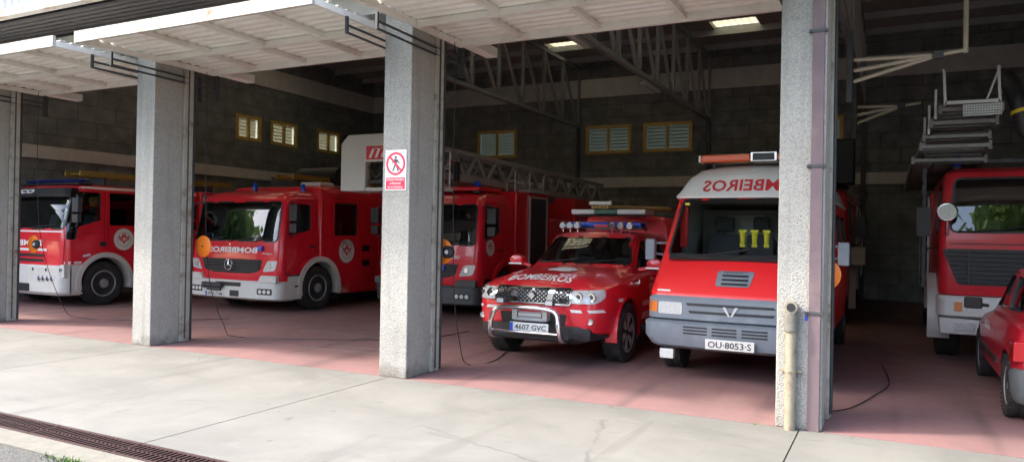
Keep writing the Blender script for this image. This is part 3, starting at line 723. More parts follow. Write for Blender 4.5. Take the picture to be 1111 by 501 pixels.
# roof with two seen skylights plus unseen ones added to brighten the hall
sky_r = [(-9.4, -8.1, 20.2, 21.2), (-4.4, -3.2, 19.8, 20.8), ] + [(x_-.75, x_+.75, y_, y_+2.2) for x_ in (-15.6, -11.3, -7.1, -2.9) for y_ in (9.0, 12.6, 16.0)]  # the grid of larger openings is unseen, added as fill light
o = link('roof', MB().box((XL-.35, D+.25, ZR), (XR+.35, YB+.35, ZR+.12)), 'roofsheet', B)
for a, b, c, d in sky_r: boolop(o, MB().box((a, c, ZR-.1), (b, d, ZR+.3)), mat='roofsheet')
rb = MB()
for k in range(0, 0): pass
for a, b, c, d in sky_r:
    s = corr_sheet(corr(a-.15, b+.15, .18, .03), lambda x, z: (x, c-.1, ZR+.125+z), lambda x, z: (x, d+.1, ZR+.125+z))
    link('seen_or_fill_skylight', s, 'seen_or_fill_skylight', B)
pl = MB(); y = 8.2
while y < YB: pl.box((XL, y-.04, ZR-.17), (XR, y+.04, ZR-.004)); y += 1.55
link('purlin', pl, 'galv', B)
# columns with door jambs
for i, x in enumerate(colx):
    c = link('column', MB().box((x, D, 0), (x+CW, D+.46, 4.48)), 'column', B, bevel=.012)
    j = MB()
    for s in (0, 1):
        xx = x+CW if s else x; sg = 1 if s else -1
        j.box((xx-.12*sg, D+.463, .01), (xx+.022*sg, D+.54, 4.1)); j.box((xx-.10*sg, D+.544, .01), (xx+.034*sg, D+.61, 4.1))
    jb = link('door_jamb', j, 'jamb', c, bevel=.004)
    g = MB()
    for s in (0, 1):
        xx = x+CW if s else x; sg = 1 if s else -1
        g.box((xx-.08*sg, D+.614, .03), (xx+.044*sg, D+.64, 4.05)); g.cyl((xx+.034*sg, D+.532, .05), (xx+.034*sg, D+.532, 4.0), .009, n=8)
    link('guide_rail', g, 'steel', jb)
link('strip_cover', MB().box((X0+CW-.115, D-.022, .0), (X0+CW-.02, D-.001, 4.45)), 'purple', B, bevel=.003)
mb = MB()
for z in (2.25, 1.0, 3.4):
    mb = MB(); mb.box((X0+CW-.145, D-.03, z-.012), (X0+CW+.005, D-.003, z+.012)); mb.cyl((X0+CW-.135, D-.02, z), (X0+CW-.135, D-.04, z), .012, n=8); mb.cyl((X0+CW-.003, D-.02, z), (X0+CW-.003, D-.04, z), .012, n=8); link('strip_clamp', mb, 'steel', B)
link('paint_mark', MB().box((X0+.23, D-.002, .93), (X0+.25, D+.001, .975)), 'blue', B)
link('lintel_beam', MB().box((-18, D+.02, 4.12), (XR+.2, D+.44, 4.47)), 'conc', B)
link('upper_wall', MB().box((-18, D+.24, 4.45), (XR+.2, D+.5, ZR+.3)), 'wall', B)
# soffit (corrugated, brown), fascia (corrugated, pale), trim
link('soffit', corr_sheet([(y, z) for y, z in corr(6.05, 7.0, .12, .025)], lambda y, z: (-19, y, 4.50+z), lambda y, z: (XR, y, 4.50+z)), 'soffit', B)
link('fascia', corr_sheet(corr(-19.5, XR, .17, .035), lambda x, d: (x, 5.93-d, 4.60), lambda x, d: (x, 5.93-d, 5.85)), 'fascia', B)
mb = MB(); mb.box((-19.6, 5.86, 4.50), (XR, 5.98, 4.60)); link('fascia_trim', mb, 'rusted', B)
mb = MB(); mb.box((-19.6, 6.0, 5.8), (XR, 7.35, 5.86)); link('canopy_roof', mb, 'roofsheet', B)
# roof trusses
for i, x in enumerate(colx[:7]):
    mb = MB(); x += .15; y0, y1 = D+.5, YB-.02; zb, zt = 5.22, 7.12
    mb.bar((x, y0, zb), (x, y1, zb), .11, .10); mb.bar((x, y0, zt), (x, y1, zt), .11, .10)
    n = 11; st = (y1-y0)/n
    for k in range(n+1):
        yy = y0+k*st; yy = min(max(yy, y0+.05), y1-.05); mb.bar((x, yy, zb), (x, yy, zt), .085, .07)
        if k < n: mb.bar((x-.03, yy, zt), (x-.03, yy+st*.98, zb), .07, .07)
    link('roof_truss', mb, 'truss', B)
    link('wall_post', MB().box((x-.06, YB-.14, 0), (x+.06, YB-.061, zb-.05)), 'steel', B)
# fluorescent fittings hanging from the trusses
for n_, (x, y, lab) in enumerate(((colx[6]+.15, 13.2, 'unlit strip light under the truss of the second column from the left'),
                     (colx[5]+.15, 12.0, 'unlit strip light, nearest under the truss behind the signed column'), (colx[5]+.15, 16.6, 'unlit strip light, farther under the truss behind the signed column'), (colx[4]+.15, 10.0, 'unlit strip light high beside the drainpipe column'))):
    t = thing('strip_light', lab, 'strip light', (x, y, 5.08), group='strip lights under the trusses')
    link('housing', MB().box((-.06, -.62, 0), (.06, .62, .05)), 'galv', t, bevel=.008); link('tube_cover', MB().box((-.05, -.6, -.05), (.05, .6, -.001)), 'tubewhite', t, bevel=.015)
    m2 = MB(); m2.cyl((0, -.4, .05), (0, -.4, .1), .01, n=8); m2.cyl((0, .4, .05), (0, .4, .1), .01, n=8); link('hanger', m2, 'steel', t)
# --- raised overhead doors
door_lab = ['raised white ribbed door panel over the third bay from the left, behind the drainpipe column', 'raised white ribbed door panel between the signed column and the drainpipe column', 'raised white ribbed door panel with rusty front edge over the second bay', 'raised white ribbed door panel farthest left, over the first bay']
def overhead_door(xa, xb, label, z=3.92):
    t = thing('garage_door', label, 'garage door', ((xa+xb)/2, 5.64, z), group='raised overhead doors')
    w = (xb-xa)/2; ln = 2.12
    link('panel', corr_sheet(corr(.03, ln-.05, .15, .02), lambda y, d: (-w+.02, y, .076+d), lambda y, d: (w-.02, y, .076+d)), 'panel', t)
    f = MB(); f.box((-w, -.012, -.01), (w, .03, .13)); link('front_edge', f, 'rusted', t, bevel=.004)
    f = MB(); f.box((-w, .032, 0), (-w+.05, ln, .07)); f.box((w-.05, .032, 0), (w, ln, .07)); f.box((-w+.052, ln-.06, 0), (w-.052, ln, .09)); f.box((-w+.052, ln*.52, .0), (w-.052, ln*.52+.06, .07))
    for k in (-.5, 0, .5):
        f.box((k*w-.03+.1, .034, .015), (k*w+.03+.1, ln*.52-.002, .072)); f.box((k*w-.03-.1, ln*.52+.062, .015), (k*w+.03-.1, ln-.062, .072))
    link('frame', f, 'panel', t, bevel=.003)
    g = MB()
    for sx in (-1,1):
        xx = sx*(w+.02)
        for dz in (-.09, -.17): g.cyl((xx, .5, dz), (xx, ln+.1, dz-.03), .014, n=8)
        g.bar((xx, .5, -.18), (xx, .5, .0), .03, .03); g.bar((xx, ln+.06, -.35), (xx, ln+.06, .02), .06, .07)
    link('guide_arm', g, 'steel', t)
    g = MB(); g.box((-w+.04, ln+.03, -.0), (-w+.2, ln+.6, .12)); link('counterweight_box', g, 'panel', t, bevel=.01)
    return t
for i in range(4):
    k = 4+i-1
    overhead_door(colx[k+1]+CW+.03, colx[k]-.03, ['raised white ribbed door panel over the rightmost bay with the small car', 'raised white ribbed door panel between the signed column and the drainpipe column', 'raised white ribbed door panel with rusty front edge, left of the signed column', 'raised white ribbed door panel farthest left in the photo'][i], z=3.89 if i else 4.35)
# --- sign on the second column
sx0, sx1, sz0, sz1 = -5.10, -4.81, 2.09, 2.545; cxs = (sx0+sx1)/2; yy = D-.008
sg = thing('warning_sign', 'white sign with red no-pedestrians ring and Spanish lettering on column', 'sign', (0, 0, 0))
link('plate', MB().box((sx0, D-.008, sz0), (sx1, D-.002, sz1)), 'signwhite', sg, bevel=.002)
F = Flat(yy); zc = 2.39
for nm, (sx_, sy_), hh in (('x', (0, 0), 0),): pass
ring_decal('prohibition_ring', circ(cxs, zc, .105), circ(cxs, zc, .130), F, 'front', 'signred', sg, .003, 0)
fig = [('head', circ(cxs, zc+.072, .014, 12))]
bmf = bmesh.new()
def pf(pts): bmf.faces.new([bmf.verts.new((cxs+a, zc+b, 0)) for a, b in pts])
pf([(-.018, .05), (.018, .05), (.014, -.01), (-.014, -.01)]); pf([(-.014, -.01), (.004, -.01), (-.03, -.085), (-.045, -.08)]); pf([(.0, -.01), (.014, -.01), (.045, -.08), (.03, -.086)])
pf([(-.018, .05), (-.014, .035), (-.045, .005), (-.055, .012)]); pf([(.018, .05), (.014, .03), (.045, .0), (.055, .008)])
bmf.faces.new([bmf.verts.new((a, b, 0)) for a, b in circ(cxs, zc+.07, .014, 12)])
conform('pedestrian_figure', bmf, F, 'front', .003, 'letter_dark', sg)
decal('slash', [(cxs-.088, zc+.072), (cxs-.072, zc+.088), (cxs+.088, zc-.072), (cxs+.072, zc-.088)], F, 'front', 'signred', sg, .005)
decal('red_field', [(sx0+.015, sz0+.015), (sx1-.015, sz0+.015), (sx1-.015, sz0+.145), (sx0+.015, sz0+.145)], F, 'front', 'signred', sg, .003)
for k, (s, wd) in enumerate((('ENTRADA PROHIBIDA', .235), ('A PERSONAS', .15), ('NO AUTORIZADAS', .20))): text_on('lettering', s, cxs, sz0+.122-k*.042, F, 'front', 'letter_white', sg, .024, wd, .012, off=.005)
# --- drainpipe on the third column
dp = thing('drainpipe', 'weathered beige standpipe with its mouth shaded by a black disc on the front column', 'drainpipe', (X0+.125, D-.055, 0))
mb = MB(); mb.cyl((0, 0, 0), (0, 0, .86), .045, n=24); link('pipe', mb, 'rustpipe', dp, smooth=40)
mb = MB(); mb.cyl((0, 0, .84), (0, 0, .97), .058, n=24); mb.cyl((0, 0, .97), (0, 0, 1.0), .05, n=24); link('coupling', mb, 'kerb', dp, smooth=40)
mb = MB(); mb.lathe([(0, .035), (0, .052), (.07, .05), (.07, .03), (.02, .03)], (0, -.03, 1.045), 'Y', 24, sgn=1); link('mouth_rim', mb, 'rustpipe', dp, smooth=40)
mb = MB(); mb.cyl((0, -.036, 1.045), (0, -.0305, 1.045), .036, n=20); link('mouth_shade_disc', mb, 'black', dp)  # black disc paints the shade inside the pipe mouth
mb = MB(); mb.lathe([(-.01, .05), (.01, .05)], (0, 0, .5), 'Z', 24); mb.box((-.085, .01, .49), (.085, .045, .51)); link('clamp', mb, 'rustpipe', dp)
# --- orange discs by the door jambs, fuzzy position measured from the photo
for i, (x, z, r, dark, lab) in enumerate(((-13.06, 1.31, .15, True, 'orange disc with black lamp on the leftmost door jamb'), (-8.92, 1.37, .155, False, 'plain orange reflector disc beside the second column from the left'), (-4.84, 1.40, .155, True, 'orange disc with black lamp beside the signed column'), (-.60, 1.30, .15, False, 'orange disc peeking out beside the drainpipe column'))):
    t = thing('reflector_disc', lab, 'reflector', (x, D+.74, z), group='orange discs on the door jambs')
    m2 = MB(); m2.lathe([(0, .005), (0, r-.01), (.008, r), (.02, r), (.02, .005)], (.04, -.02, 0), 'Y', 32); link('disc', m2, 'orange', t, smooth=40)
    m2 = MB(); m2.cyl((.04, -.03, 0), (.04, -.018, 0), .012, n=10); m2.bar((-.06, .02, 0), (.04, .02, 0), .02, .02); link('bolt', m2, 'steel', t)
    if dark:
        m2 = MB(); m2.lathe([(0, .005), (0, .055), (.02, .075), (.06, .08), (.06, .005)], (.14, -.06, .0), 'Y', 24); link('lamp', m2, 'black', t, smooth=40)
        m2 = MB(); m2.lathe([(0, .003), (0, .022), (.01, .028)], (.14, -.068, 0), 'Y', 16); link('lamp_lens', m2, 'lens', t, smooth=40)
# --- charging cables trailing on the floor
for i, (pts, lab) in enumerate(((([(-13.0, D+.75, 3.9), (-12.98, D+.8, 1.6), (-12.96, 8.0, .25), (-12.7, 8.2, .02), (-11.6, 8.6, .012), (-10.6, 9.6, .012)]), 'thin black cable hanging by the leftmost column, looping over the floor'),
    ([(-8.9, D+.75, 3.9), (-8.88, D+.8, 1.2), (-8.86, 7.9, .2), (-8.7, 8.05, .012), (-7.6, 8.5, .012), (-6.4, 9.4, .012), (-6.2, 10.6, .012)], 'thin black cable looping over the floor in front of the second engine'),
    ([(-4.68, D+.75, 3.9), (-4.67, D+.8, 1.2), (-4.66, 7.75, .3), (-4.62, 7.9, .012), (-4.5, 8.4, .012), (-4.9, 9.6, .012), (-5.4, 11, .012)], 'thin black cable hanging beside the signed column towards the pickup'),
    ([(-.62, 7.5, .012), (-.5, 7.6, .012), (-.32, 7.9, .012), (-.15, 8.6, .012), (.0, 9.5, .012), (-.1, 11.0, .012)], 'black cable on the floor right of the drainpipe column'))):
    m2 = MB(); m2.tube(pts, .0055, 6, smooth=6); tag(link('cable', m2, 'black', smooth=60), lab, 'cable', 'cables trailing on the floor')
# --- beige pivoting pipe arms on the post behind the drainpipe column
for i, (x0, x1, y, z, zt, lab) in enumerate(((-.40, .66, 9.0, 3.60, 7.1, 'beige pipe arms and riser, nearer and higher of the two sets'), (-.48, .35, 12.2, 3.60, 3.60, 'beige pipe arms, farther and lower of the two sets'))):
    t = thing('pipe_bracket', lab, 'pipe bracket', (0, y, 0), group='beige pipe brackets')
    m2 = MB()
    for dz in (.02, -.1, -.22): m2.cyl((x0, 0, z+dz), (x1-.24, 0, z+.0), .022, n=10)
    m2.cyl((x1-.26, 0, z), (x1, 0, z+.03), .022, n=10)
    if zt > z: m2.cyl((x1, 0, z), (x1, 0, zt), .025, n=10)
    link('arm', m2, 'beige', t, smooth=40)
    m2 = MB(); m2.box((x1-.3, -.04, z-.04), (x1-.2, .04, z+.04)); link('clamp_block', m2, 'steel', t, bevel=.005); m2 = MB(); m2.box((x0-.07, -.05, z-.45), (x0-.01, .05, z+.35)); link('bracket_plate', m2, 'steel', t, bevel=.005)

# =================================================================== VEHICLES
def sidebox(mb, hw, y0, y1, z0, z1, d=.02):
    for sx in (-1, 1): mb.box((sx*hw-.01*sx, y0, z0), (sx*(hw+d), y1, z1))
    return mb
def louvres(parent, name, x0, x1, y, z0, z1, n, mat='black', bow=0):
    mb = MB()
    mb.box((x0, y+.03, z0), (x1, y+.05, z1))
    for k in range(n):
        z = z0+(k+.5)*(z1-z0)/n; mb.box((x0, y-.012, z-(z1-z0)/n*.30), (x1, y+.035, z+(z1-z0)/n*.22), rot=Matrix.Rotation(radians(-14), 3, 'X'))
    return link(name, mb, mat, parent)
# ---------- Atego-like engines (the crew-cab one and the ladder truck share the cab)
def star_badge(parent, x, y, z, r=.1):
    mb = MB(); pts = [(x+r*cos(a), y, z+r*sin(a)) for a in [2*pi*k/24 for k in range(25)]]
    mb.tube(pts, .009, 8, smooth=0)
    for k in range(3):
        a = pi/2+2*pi*k/3; mb.cyl((x, y-.005, z), (x+r*.96*cos(a), y, z+r*.96*sin(a)), .019, .003, n=6)
    return link('badge', mb, 'chrome', parent, smooth=40)
def atego(root, hw, white_bumper=True, crew=False, zt=2.36):
    lv = [(.62, .10, hw-.01, .16, .05), (.72, .07, hw, .18, .05), (1.04, .05, hw, .18, .06), (1.36, .08, hw-.01, .18, .06), (2.14, .24, hw-.05, .15, .06), (2.27, .30, hw-.08, .16, .06), (zt, .42, hw-.14, .2, .05), (zt+.06, .62, hw-.24, .25, .04), (zt+.08, .9, hw-.4, .3, .02)]
    ws = round2d([(-hw+.13, 1.41), (hw-.13, 1.41), (hw-.17, 2.17), (-hw+.17, 2.17)], .07)
    dr = round2d([(.26, .78), (.62, .74), (.72, 1.02), (1.12, 1.16), (1.14, 2.24), (.42, 2.22), (.30, 1.5)], .05)
    win = round2d([(.36, 1.52), (.98, 1.64), (1.0, 2.16), (.46, 2.15)], .05)
    o, surf, ds, g = cab(root, lv, 1.6 if not crew else 1.35, .95, ws, [(win, (1, -1))], [('door', dr, (1, -1))], arches=((1.25, .46, .56),))
    for d, _, sd in ds:
        m2 = MB(); m2.box((sd*(hw-.005), .92, 1.28), (sd*(hw+.025), 1.06, 1.32)); link('handle', m2, 'black', d, bevel=.006)
    # interior
    m2 = MB(); m2.box((-hw+.12, .26, 1.05), (hw-.12, .6, 1.38)); link('dashboard', m2, 'interior', root, bevel=.05)
    seat(root, .6, 1.0, 1.05); seat(root, -.6, 1.0, 1.05); steering(root, .6, .68, 1.42)
    # grille and front panel
    gp = round2d([(-hw+.42, 1.04), (hw-.42, 1.04), (hw-.5, .82), (hw-.75, .76), (-hw+.75, .76), (-hw+.5, .82)], .04)
    gr = decal('grille', gp, surf, 'front', 'black', root, .008, .1, .02)
    for k in range(4):
        z = .80+k*.065; wv = hw-.5-(.12 if k == 0 else 0)
        P = [surf.hit('front', a, z, .03) for a in [-wv+2*wv*i/8 for i in range(9)]]
        m2 = MB(); m2.tube(P, .014, 6, smooth=0); link('grille_bar', m2, 'darkgrey', gr)
    star_badge(root, 0, .0, .93, .105)
    for sx in (-1, 1):
        hp = [(sx*(hw-.42), .80), (sx*(hw-.13), .83), (sx*(hw-.07), 1.03), (sx*(hw-.30), 1.02)]
        if sx < 0: hp = hp[::-1]
        h = decal('headlight', round2d(hp, .05), surf, 'front', 'lens', root, .012, .06, .03)
        m2 = MB(); p = surf.hit('front', sx*(hw-.26), .92, .02); m2.lathe([(0, .005), (0, .05), (.01, .06)], p, 'Y', 18); link('lamp_reflector', m2, 'chrome', h, smooth=40)
    # bumper
    bz0, bz1 = .24, .62; cut = .0
    m2 = loft_z([(bz0, .06, hw-.03, .18, .06), (bz0+.04, .0, hw+.01, .18, .06), (bz1-.03, .0, hw+.01, .18, .06), (bz1, .03, hw, .18, .06)], .52)
    mat = 'cream' if white_bumper else 'darkgrey'
    bo = link('bumper', m2, mat, root, smooth=35)
    for sx in (-1, 1):                                        # raised outer parts flank the red panel
        q = [(sx*(hw-.50), .60), (sx*(hw-.02), .60), (sx*(hw-.02), .74), (sx*(hw-.42), .74)]
        if sx < 0: q = q[::-1]
        m3 = MB(); m3.prism(round2d(q, .03), 'Y', .035, .12); link('bumper_corner', m3, mat, bo, bevel=.01)
        q = [(sx*(hw-.50), .36), (sx*(hw-.14), .36), (sx*(hw-.14), .48), (sx*(hw-.50), .48)]
        if sx < 0: q = q[::-1]
        bs = Surf(bo.data)
        fl = decal('fog_lamp', round2d(q, .03), bs, 'front', 'black', bo, .003, .1, .004)
        for k in range(3):
            m3 = MB(); p = bs.hit('front', sx*(hw-.43+k*.105), .42, .01); m3.lathe([(0, .005), (0, .035), (.01, .044)], p, 'Y', 14); link('fog_lens', m3, 'lens', fl, smooth=40)
    bs = Surf(bo.data)
    decal('bumper_opening', round2d([(.05, .30), (.30, .30), (.30, .42), (.05, .42)], .02), bs, 'front', 'black', bo, .004)
    decal('bumper_opening', round2d([(-.35, .5), (.35, .5), (.35, .58), (-.35, .58)], .02), bs, 'front', 'black', bo, .004)
    # steps and white wheel arches
    for sx in (-1, 1):
        m3 = MB(); a, b = sx*(hw-.12), sx*(hw+.0)
        m3.prism([(.50, .26), (.74, .26), (.70, .5), (.70, .76), (.34, .76), (.34, .60), (.5, .6)], 'X', a, b); so = link('step', m3, mat if white_bumper else 'black', root, bevel=.012)
        m3 = MB(); m3.box((sx*(hw-.02), .53, .50), (sx*(hw+.015), .71, .535)); link('step_tread', m3, 'black', so)
        fm = arch_mb(1.25, .46, .535, .64, sx*(hw-.25), sx*(hw+.025), -14, 194, 1.0); link('fender', fm, 'cream' if white_bumper else 'red', root, smooth=50)
        m3 = MB(); m3.box((sx*(hw-.3), 1.80, .2), (sx*(hw-.02), 1.83, .5)); link('mud_flap', m3, 'black', root)
        wheel(root, sx*(hw-.17), 1.25, .45, .28, sx)
        truck_mirror(root, sx*(hw-.04), .42, 1.58, 2.12, sx, 'black')
        chk = None
    wiper(root, surf, [(-.1, 1.40), (.3, 1.43), (.75, 1.50)]); wiper(root, surf, [(-.95, 1.40), (-.5, 1.43), (-.2, 1.47)]); wiper(root, surf, [(.5, 1.39), (.72, 1.42), (1.0, 1.46)])
    return o, surf
# --- engine two: crew-cab engine with white bumper
E2 = thing('fire_engine', 'red fire engine with white bumper, silver star badge and mirrored lettering', 'fire engine', (-11.77, 10.58, 0))
hw = 1.26
o, surf = atego(E2, hw, True, True)
text_on('front_lettering', 'BOMBEIROS', .02, 1.22, surf, 'front', 'letter_white', E2, .115, 1.34, .035, mirror=True, off=.006)
text_on('model_lettering', 'Atego', .93, 1.16, surf, 'front', 'letter_white', E2, .05, .26, .01, off=.006, slant=.3)
m2 = MB(); p = surf.hit('front', .78, 1.26, .02); m2.box((p.x-.06, p.y-.03, p.z-.05), (p.x+.06, p.y+.02, p.z+.05)); link('blue_flasher', m2, 'blue', E2, bevel=.015)
m2 = MB(); p = surf.hit('front', -.05, 1.33, .006); m2.lathe([(0, .003), (0, .022), (.01, .024)], p, 'Y', 12); link('badge_disc', m2, 'letter_white', E2)
# crew module (wider, higher roof)
lvc = [(.52, 1.22, hw+.02, .07, .0), (2.42, 1.22, hw+.02, .07, 0), (2.52, 1.26, hw-.03, .07, 0), (2.56, 1.34, hw-.14, .07, 0)]
cr = link('crew_cabin', loft_z(lvc, 3.15), 'red', E2); cs = Surf(cr.data)
boolop(cr, MB().box((-hw+.06, 1.3, 1.0), (hw-.06, 3.07, 2.44)), mat='interior')
boolop(cr, MB().cyl((-2, 1.25, .46), (2, 1.25, .46), .56, n=40), mat='black')
cwin = round2d([(1.68, 1.56), (2.36, 1.56), (2.36, 2.20), (1.68, 2.20)], .03)
cd = make_door('crew_door', cr, round2d([(1.58, .98), (2.48, .98), (2.48, 2.32), (1.58, 2.32)], .04), 1)
boolop(cd, MB().prism(cwin, 'X', .5, 2), mat='black'); shade(cr.data, 32); shade(cd.data, 32)
pane('crew_window', grow2d(cwin, .02), cs, 'left', 'darkglass', cd, -.03)
ring_decal('window_seal', cwin, grow2d(cwin, .03), cs, 'left', 'black', cd, .004, .008)
crest(2.06, 1.20, .26, cs, 'left', E2)
for k in (0, 1): decal('vent', round2d([(2.58, .86+k*.33), (2.85, .86+k*.33), (2.85, 1.0+k*.33), (2.58, 1.0+k*.33)], .02), cs, 'left', 'black', E2, .004)
m2 = MB(); m2.box((hw-.2, 2.15, .3), (hw+.02, 3.1, .515)); link('side_locker', m2, 'red', E2, bevel=.01)
# breathing sets visible through the crew window
m2 = MB()
for k in range(4): m2.cyl((.9, 1.75+k*.17, 1.55), (.9, 1.75+k*.17, 1.85), .06, n=12)
link('air_bottle', m2, 'yladder', E2, smooth=40)
rear_body(E2, 3.2, 6.9, hw+.01, .5, 2.62, ((3.3, 4.1), (4.2, 4.9), (5.9, 6.8)), wheel_y=5.3); chassis(E2, .6, 6.7, (1.25, 5.3), .45, hw)
for sx in (-1, 1): wheel(E2, sx*(hw-.17), 5.3, .45, .28, sx)
link('rear_trim', MB().box((-hw+.09, 1.16, .98), (hw-.09, 1.2, 2.24)), 'interior', E2); beacon(E2, -.30, .95, 2.47, .05, .15); beacon(E2, .92, 1.08, 2.44, .05, .15)
plate(E2, '0976 FTM', -.37, -.012, .33, .5, .10)
m2 = MB(); m2.box((-.55, -.05, .40), (-.18, .02, .56)); m2.cyl((-.62, -.06, .50), (-.1, -.06, .50), .035, n=12); m2.box((-.68, -.07, .44), (-.6, 0, .56)); link('winch', m2, 'steel', E2, bevel=.01)
m2 = MB(); m2.box((.45, 1.5, 2.565), (1.0, 1.95, 2.66)); link('air_conditioner', m2, 'cream', E2, bevel=.03)
m2 = MB(); m2.box((-1.0, 2.1, 2.58), (-.2, 2.8, 2.85)); m2.cyl((-.9, 3.0, 2.9), (.3, 3.0, 2.9), .22, n=24); link('hose_reel', m2, 'black', E2, smooth=40)
# --- ladder truck
LT = thing('ladder_truck', 'red turntable ladder truck with grey bumper, half behind the signed column', 'fire truck', (-8.16, 12.1, 0))
hw = 1.2
o, surf = atego(LT, hw, False, False, 2.38)
text_on('model_lettering', 'ATEGO', .62, 1.17, surf, 'front', 'letter_white', LT, .075, .36, .03, off=.006, slant=.15)
m2 = MB(); p = surf.hit('front', .42, .96, .02); m2.box((p.x-.07, p.y-.03, p.z-.07), (p.x+.07, p.y+.02, p.z+.07)); link('blue_flasher', m2, 'blue', LT, bevel=.015)
crest(.58, 1.36, .17, surf, 'left', LT)
beacon(LT, .85, .62, 2.47, .08, .2)
link('roof_cowl', MB().box((-.9, .5, 2.47), (.95, 1.5, 2.56)), 'red', LT, bevel=.04)
m2 = MB(); m2.box((-hw-.01, 1.64, .55), (hw+.01, 2.16, 2.52)); link('front_locker', m2, 'red', LT, bevel=.03)
rb_ = rear_body(LT, 2.18, 3.15, hw+.03, .5, 2.53, ((2.2, 3.1),)); link('locker_top_rail', MB().box((hw-.2, 2.16, 2.535), (hw+.06, 3.15, 2.585)), 'alu', LT)
link('platform_deck', MB().box((-hw, 3.2, .75), (hw, 8.1, 1.25)), 'red', LT, bevel=.03)
link('side_locker', MB().box((-hw, 3.4, .55), (hw+.01, 4.6, 2.0)), 'oldred', LT, bevel=.03)
chassis(LT, .6, 8, (1.25, 5.9), .45, hw)
for sx in (-1, 1): wheel(LT, sx*(hw-.17), 5.9, .45, .28, sx)
m2 = MB(); m2.cyl((0, 6.2, 1.25), (0, 6.2, 1.9), .75, n=32); m2.box((-.5, 5.2, 1.9), (.95, 7.4, 2.45)); m2.box((.55, 5.0, 1.3), (1.15, 5.9, 2.55)); link('turntable', m2, 'oldred', LT, bevel=.03)
# railing on the locker
m2 = MB()
for y in (1.7, 2.4, 3.1): m2.cyl((hw-.06, y, 2.53), (hw-.06, y, 2.95), .015, n=8)
m2.tube([(hw-.06, 1.7, 2.72), (hw-.06, 2.1, 2.72)], .015, 8, smooth=0); m2.tube([(hw-.25, 1.7, 2.53), (hw-.25, 1.7, 2.75), (hw-.06, 1.7, 2.75)], .015, 8, smooth=0)
link('deck_rail', m2, 'alu', LT, smooth=40)
# boom: nested lattice sections, dipping slightly to the rear
def boom(x0, x1, y0, y1, zb0, zb1, h, pitch, t=.07):
    m = MB(); n = max(2, int(abs(y1-y0)/pitch))
    for x in (x0, x1):
        m.bar((x, y0, zb0), (x, y1, zb1), t*1.5, t*1.5); m.bar((x, y0, zb0+h), (x, y1, zb1+h), t, t)
        for k in range(n):
            a, b, c = y0+(y1-y0)*k/n, y0+(y1-y0)*(k+.5)/n, y0+(y1-y0)*(k+1)/n
            f = lambda y: zb0+(zb1-zb0)*(y-y0)/(y1-y0)
            m.bar((x, a, f(a)), (x, b, f(b)+h), t*.6, t*.6); m.bar((x, b, f(b)+h), (x, c, f(c)), t*.6, t*.6)
    k = 0
    y = y0
    while y < y1: m.cyl((x0, y, zb0+(zb1-zb0)*(y-y0)/(y1-y0)+.03), (x1, y, zb0+(zb1-zb0)*(y-y0)/(y1-y0)+.03), .02, n=8); y += .33
    return m
link('ladder_section', boom(-.6, .6, -.3, 8.4, 2.72, 2.60, .50, .8, .085), 'galv', LT)
link('ladder_section', boom(-.42, .42, -.7, 7.6, 2.82, 2.70, .36, .62, .055), 'truss', LT)
m2 = MB(); m2.box((.40, .0, 2.62), (.75, .14, 3.0)); m2.cyl((.6, -.02, 2.9), (.6, .06, 2.9), .09, n=20); link('boom_lamp', m2, 'black', LT, bevel=.02)
m2 = MB(); m2.lathe([(0, .004), (0, .05), (.015, .06)], (.62, -.04, 2.98), 'Y', 18); link('red_marker', m2, 'tail', LT)
# rescue basket hanging in front of the cab
bk = link('basket', MB().box((-.86, -1.42, 2.36), (1.24, -.9, 2.42)), 'basket', LT, bevel=.01)
pts = round2d([(-.86, 2.42), (.35, 2.42), (.35, 2.95), (.85, 2.95), (.85, 3.34), (-.72, 3.34), (-.86, 3.2)], .03)
F = Flat(-1.44)
link('basket_panel', MB().prism([(-.86, 2.36), (-.30, 2.36), (-.30, 2.88), (.85, 2.88), (.85, 3.38), (-.70, 3.38), (-.86, 3.22)], 'Y', -1.44, -1.38), 'basket', bk, bevel=.012)
link('basket_panel', MB().prism([(-1.42, 2.36), (-.62, 2.36), (-.62, 3.1), (-.8, 3.3), (-1.38, 3.3)], 'X', -.86, -.82), 'basket', bk, bevel=.01)
decal('logo_plate', round2d([(-.28, 2.92), (.75, 2.92), (.75, 3.16), (-.28, 3.16)], .015), F, 'front', 'signred', bk, .004)
bmf = bmesh.new()
for k in range(4):
    a = -.22+k*.13; bmf.faces.new([bmf.verts.new((p[0], p[1], 0)) for p in ((a, 2.95), (a+.06, 2.95), (a+.14, 3.13), (a+.08, 3.13))])
bmf.faces.new([bmf.verts.new((p[0], p[1], 0)) for p in ((-.15, 3.11), (.33, 3.11), (.33, 3.13), (-.14, 3.13))])
conform('logo_stripes', bmf, F, 'front', .007, 'letter_white', bk)
m2 = MB()
for x in (-.2, .1): m2.box((x, -1.2, 2.42), (x+.14, -1.0, 2.85))
m2.box((-.28, -1.36, 2.5), (.5, -1.3, 2.56)); m2.tube([(-.25, -1.37, 2.8), (-.1, -1.39, 2.6), (.1, -1.37, 2.7), (.3, -1.39, 2.5)], .02, 8); link('basket_fittings', m2, 'black', bk)
m2 = MB()
for x in (.72, .98, 1.22):
    for y in (-1.4, -1.0): m2.cyl((x, y, 2.42), (x, y, 3.06), .018, n=8)
for z in (2.46, 2.75, 3.06): m2.tube([(.66, -1.4, z), (1.22, -1.4, z), (1.22, -1.0, z)], .018, 8, smooth=0)
link('basket_rail', m2, 'alu', bk, smooth=40)
m2 = MB()
for k in range(5): m2.cyl((.76+k*.09, -1.33, 2.44), (.76+k*.09, -1.33, 3.0), .05, .045, n=10)
link('folded_tarpaulin', m2, 'bluecloth', bk, smooth=50)
